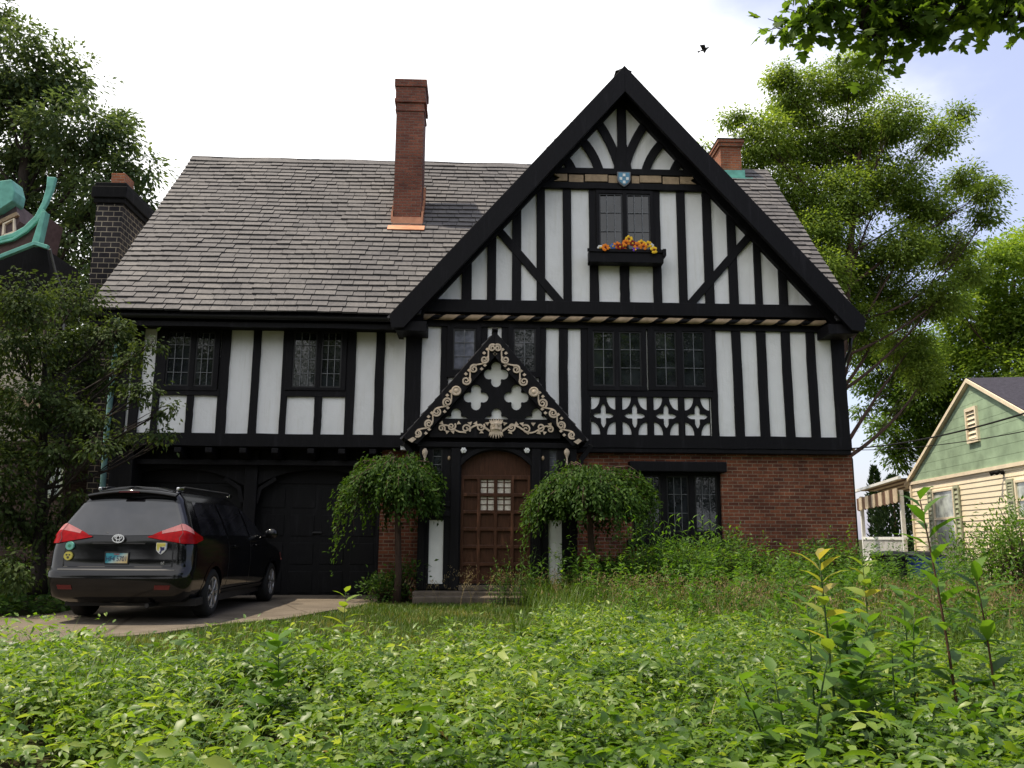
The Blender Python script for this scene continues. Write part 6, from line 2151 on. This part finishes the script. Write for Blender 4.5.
# seeding brome: arching stalks with drooping tan spikelets
spots = [(1.9, -3.0, 60, .35), (2.8, -3.6, 80, .3), (3.9, -3.9, 80, .35), (4.6, -4.4, 50, .4), (2.6, -4.8, 40, .5), (6.3, -5.3, 90, .6), (7.5, -4.4, 150, .6), (8.9, -3.9, 150, .7), (5.4, -7.2, 50, .7), (6.8, -7.4, 90, .7), (4.2, -7.6, 40, .9), (1.2, -2.2, 40, .4), (-.2, -1.85, 26, .5), (3.2, -6.4, 40, .8)]
SP, SH, SL_ = [], [], []
QP, QD, QN, QL = [], [], [], []
for cx, cy, cnt, sp in spots:
    for k in range(cnt):
        bx, by = cx + RNG.normal(0, sp), cy + RNG.normal(0, sp * .6)
        hgt = RNG.uniform(.45, .85); a = RNG.uniform(0, 6.3); ln = RNG.uniform(.35, .85)
        b = np.array([bx, by, float(gz(bx, by))])
        SP.append(b); SH.append(hgt); SL_.append((math.cos(a) * ln, math.sin(a) * ln))
        for t in np.linspace(.72, 1.0, 6):
            c = b + np.array([math.cos(a) * ln * hgt * t * t, math.sin(a) * ln * hgt * t * t, hgt * (t - .30 * t ** 3 * ln)])
            for j in range(2):
                QP.append(c + RNG.normal(0, .018, 3)); QD.append(np.array([math.cos(a) * .4, math.sin(a) * .4, -.8]) + RNG.normal(0, .3, 3)); QN.append(RNG.normal(0, 1, 3)); QL.append(RNG.uniform(.025, .055))
SP = np.array(SP); SH = np.array(SH); SL_ = np.array(SL_)
seed = tag(blades('seeding_grass', SP, SH, np.full(len(SP), .005), SL_, np.clip(RNG.normal(.35, .2, len(SP)), 0, 1), G['dry'], None, 5), kind='stuff')
QL = np.array(QL)
leaves('spikelets', np.array(QP), np.array(QD), np.array(QN), QL, QL * .28, np.clip(RNG.normal(.5, .25, len(QL)), 0, 1), G['dry'], seed)

# ---- single plants one can point at
def weed(name, label, px, pyb, pyt, Y, cat='plant', nodes=12, L=.14, ratio=.36, mat='weed', tmpl=T_LANCE, lean=(0, 0), per=1, stems=1, spread=.1, bare=.25, droop=.15, group=None, taper=.45, stem='stem', sr=.008, zb=None, tip=None):
    x = PX(px, pyb, Y); z0 = float(gz(x, Y)) if zb is None else zb
    zt = PZ(px, pyt, Y)
    root = empty(name, (x, Y, z0), label, cat, group)
    wood = MB(); P, D, N, Ls, T = [], [], [], [], []
    for s in range(stems):
        ex, ey = RNG.normal(0, spread, 2) if stems > 1 else (0, 0)
        hh = (zt - z0) * (RNG.uniform(.72, 1.03) if stems > 1 else 1)
        b = np.array([x + ex * .3, Y + ey * .3, z0 - .03]); t_ = np.array([x + ex + lean[0], Y + ey + lean[1], z0 + hh])
        pts = bez(b, (b * .5 + t_ * .5) + np.array([-lean[0] * .35, -lean[1] * .35, .05]) + RNG.normal(0, .02, 3), t_, 12)
        wood.tube(pts, list(np.linspace(sr, sr * .35, 12)), 6)
        ph = RNG.uniform(0, 6.3)
        for i in range(nodes):
            f = bare + (1 - bare) * i / (nodes - 1)
            c = pts[int(f * 11)] * (1 - (f * 11) % 1) + pts[min(11, int(f * 11) + 1)] * ((f * 11) % 1)
            for j in range(per):
                a = ph + i * 2.4 + j * 2 * math.pi / per + RNG.normal(0, .2)
                up_ = .35 + .55 * f - droop + RNG.normal(0, .12)
                d = np.array([math.cos(a), math.sin(a), up_])
                P.append(c); D.append(d); N.append(np.array([-.4 * math.cos(a) * up_, -.4 * math.sin(a) * up_, 1]) + RNG.normal(0, .15, 3))
                Ls.append(L * (1 - taper * f) * RNG.uniform(.8, 1.2)); T.append(np.clip((tip if tip and f > .8 else .45) + RNG.normal(0, .17), 0, 1))
    wood.build('stem', B_[stem], root, True, fix=False)
    Ls = np.array(Ls)
    leaves('foliage', np.array(P), np.array(D), np.array(N), Ls, Ls * ratio, np.array(T), G[mat], root, tmpl)
    return root


# tall lanceolate weeds at the right
weed('pokeweed', 'tallest weed at right, long narrow leaves crossing the cream house wall', 962, 735, 500, -12.3, nodes=26, L=.36, ratio=.25, lean=(-.10, .05), bare=.18, stem='redstem', sr=.010, taper=.4)
weed('pokeweed', 'leaning narrow-leaved weed just right of the tallest weed', 1000, 745, 575, -12.4, nodes=20, L=.33, ratio=.28, lean=(-.05, 0), bare=.2, stem='redstem', sr=.009)
weed('ash_sapling', 'broad-leaved sapling with yellowish top leaves before the brick corner', 842, 765, 560, -12.9, nodes=16, L=.22, ratio=.34, mat='weed_pale', tmpl=T_LANCE, lean=(-.05, 0), per=2, bare=.2, sr=.009, tip=.82, taper=.35)
weed('ash_sapling', 'pale young sapling shoot rising behind the yellowish-topped one', 872, 700, 566, -11.4, nodes=10, L=.24, ratio=.45, mat='weed_pale', tmpl=T_OVATE, bare=.35, per=2, sr=.007)
weed('burdock', 'low broad dark leaves at the bottom right of the yard', 905, 770, 640, -12.9, nodes=12, L=.27, ratio=.5, tmpl=T_OVATE, stems=3, spread=.12, bare=.15)
weed('burdock', 'broad-leaved clump directly beneath the yellowish-topped sapling', 800, 775, 660, -13.2, nodes=12, L=.24, ratio=.55, tmpl=T_OVATE, stems=3, spread=.16, bare=.15)
weed('ash_sapling', 'bushy bright green plant with wide leaves just left of the yellowish-topped sapling', 818, 775, 600, -12.7, nodes=14, L=.22, ratio=.5, mat='weed', tmpl=T_OVATE, stems=3, spread=.16, per=2, bare=.15, sr=.007)
weed('ash_sapling', 'wide bright leaves overlapping the base of the pale young shoot', 862, 760, 585, -12.4, nodes=13, L=.26, ratio=.62, mat='weed', tmpl=T_OVATE, stems=2, spread=.12, per=2, bare=.2, sr=.007)
weed('pokeweed', 'narrow-leaved weed between the pale shoot and the tallest weed', 918, 760, 575, -12.2, nodes=16, L=.30, ratio=.3, stems=2, spread=.12, lean=(.05, 0), bare=.15, sr=.007)
weed('pokeweed', 'shorter weed at the bottom right corner of the yard', 985, 790, 665, -13.2, nodes=12, L=.24, ratio=.32, stems=3, spread=.14, bare=.15, sr=.006)
weed('tall_goldenrod', 'slender weed standing alone in the middle of the rank grass', 745, 690, 600, -9.5, nodes=18, L=.18, ratio=.22, stems=4, spread=.14, bare=.15, sr=.005)
weed('tall_goldenrod', 'slender leafy weeds rising from the rank grass right of the lawn', 640, 660, 590, -7.5, nodes=18, L=.18, ratio=.22, stems=5, spread=.22, bare=.15, sr=.005)
# left foreground
weed('mulberry_seedling', 'bright leaved seedling before the right garage door', 343, 655, 592, -8.4, nodes=8, L=.26, ratio=.6, mat='weed_pale', tmpl=T_OVATE, bare=.4, per=1, sr=.006)
weed('mulberry_seedling', 'broad heart-leaved seedling standing in the ground cover at left', 273, 735, 640, -12.2, nodes=9, L=.22, ratio=.7, mat='weed', tmpl=T_OVATE, bare=.4, per=2, sr=.006)
weed('mulberry_seedling', 'small bright seedling at the drive edge below the minivan', 210, 655, 628, -8.9, nodes=7, L=.18, ratio=.6, mat='weed_pale', tmpl=T_OVATE, bare=.4, sr=.005)


def tuft(name, label, px, py, Y, n, H, W_, spread=.06, mat='grass', ln=.75):
    x = PX(px, py, Y); z0 = float(gz(x, Y))
    a = RNG.uniform(0, 6.3, n)
    P = np.stack([x + RNG.normal(0, spread, n), Y + RNG.normal(0, spread, n), np.full(n, z0)], 1)
    le = np.stack([np.cos(a), np.sin(a)], 1) * RNG.uniform(.25, 1, (n, 1)) * ln
    o = blades(name, P, H * RNG.uniform(.6, 1.15, n), np.full(n, W_), le, np.clip(RNG.normal(.4, .15, n), 0, 1), G[mat], None, 6)
    tag(o, label, 'grass tuft')


tuft('grass_tuft', 'tuft of long arching blades in the left foreground', 75, 735, -12.6, 40, .62, .013, .04)
tuft('grass_tuft', 'arching grass tuft below the minivan rear wheel', 98, 690, -11.2, 22, .55, .012, .03)
tuft('grass_tuft', 'dark grass tuft at the edge of the mown lawn below the door', 520, 655, -7.6, 80, .42, .014, .05)
tuft('grass_tuft', 'clump of upright blades right of the lawn below the porch step', 600, 640, -6.6, 90, .45, .015, .06)

# border plants along the wall
for i, (px, pyt, Y, lab) in enumerate((
        (520, 545, -2.0, 'bushy weed in front of the right half of the oak door'),
        (548, 555, -2.3, 'leafy weed covering the foot of the right porch panel'),
        (645, 508, -2.9, 'tall fresh green weed left of the ground floor window'),
        (668, 522, -2.8, 'tall weed rising over the sill of the ground floor window'),
        (710, 516, -2.4, 'narrow-leaved weed at the right jamb of the ground floor window'),
        (690, 540, -2.9, 'shorter leafy weed below the ground floor window'),
        (625, 556, -2.6, 'dark weed under the right mop-headed tree'),
        (585, 560, -2.8, 'loose weed below the trunk of the right mop-headed tree'),
        (500, 566, -2.1, 'wispy weed at the foot of the oak door'),
        (820, 560, -2.0, 'leafy weed near the right brick corner'))):
    weed('tall_weed', lab, px, 600, pyt, Y, nodes=15, L=.24 if i not in (0, 8) else .15, ratio=.22, stems=10, spread=.26, bare=.12, per=1, mat='weed' if i in (2, 3, 4) else 'shrub', group='weeds along the front wall', sr=.006)


def shrub(label, px, py, rpx, Y, n, mat='shrub', leaf=.075, zs=.8, name='shrub', ratio=.5):
    c = onY(px, py, Y); s = (17 + Y) / F * rpx
    zg = float(gz(c[0], Y))
    root = empty(name, (c[0], Y, zg), label, 'shrub', 'shrubs along the front wall')
    wood = MB(); P, D, N = [], [], []
    hz = max(c[2] - zg, .15)
    nc = max(8, n // 24)
    u = rdir(nc) * (.35 + .65 * RNG.random((nc, 1)) ** .5) * [s, s * .8, hz * zs]
    u[:, 2] = np.abs(u[:, 2]) * np.where(RNG.random(nc) < .75, 1, -.8)
    cc = np.array([c[0], Y, zg + hz * .75]) + u
    for q_ in cc:
        wood.tube([(c[0] + RNG.normal(0, .05), Y + RNG.normal(0, .05), zg), ((c[0] + q_[0]) / 2, (Y + q_[1]) / 2, (zg + q_[2]) / 2 + .05), tuple(q_)], [.012, .008, .003], 4)
        o = RNG.normal(0, 1, (24, 3)) * .13 * [1, 1, .8]
        P.append(q_ + o); D.append(o + RNG.normal(0, .06, o.shape) + [0, 0, .05]); N.append(np.array([0, -.25, 1]) + RNG.normal(0, .45, o.shape))
    P, D, N = map(np.concatenate, (P, D, N))
    L = leaf * RNG.uniform(.7, 1.3, len(P))
    wood.build('branches', B_['brown'], root, True, fix=False)
    leaves('foliage', P, D, N, L, L * ratio, RNG.random(len(P)), G[mat], root, T_DIAMOND)


shrub('low dark shrub at the foot of the left mop-headed tree', 385, 588, 20, -1.0, 900)
shrub('rounded shrub against the brick pier left of the porch', 405, 578, 13, -.9, 700, zs=1.0)
shrub('wide shrub under the ground floor window', 665, 566, 44, -1.6, 3600, 'weed', .085, ratio=.36)
shrub('dark shrub below the right end of the window', 722, 562, 42, -1.3, 3400, 'shrub', .085, ratio=.36)
shrub('low fern-like green shrub against the bare brick wall', 772, 572, 40, -1.0, 2600, 'weed', .06)
shrub('shrub at the right brick corner by the bins', 830, 566, 34, -.9, 2400)
shrub('shrub below the left side of the right mop-headed tree', 606, 578, 38, -1.5, 2200)
shrub('loose grey-green shrub on the right in front of the bins', 866, 592, 22, -2.4, 1100, 'weed')
shrub('tall feathery weeds before the cream clapboard wall', 985, 560, 44, -2.8, 2400, 'weed', .10, 1.0, ratio=.25)
shrub('bushy weeds at the right edge below the cream clapboard wall', 1025, 556, 40, -3.6, 2200, 'weed', .10, 1.15, ratio=.25)
shrub('small bushy weed between blue bin and tallest weed', 935, 600, 30, -3.2, 1600, 'weed', .09, 1.0, ratio=.3)
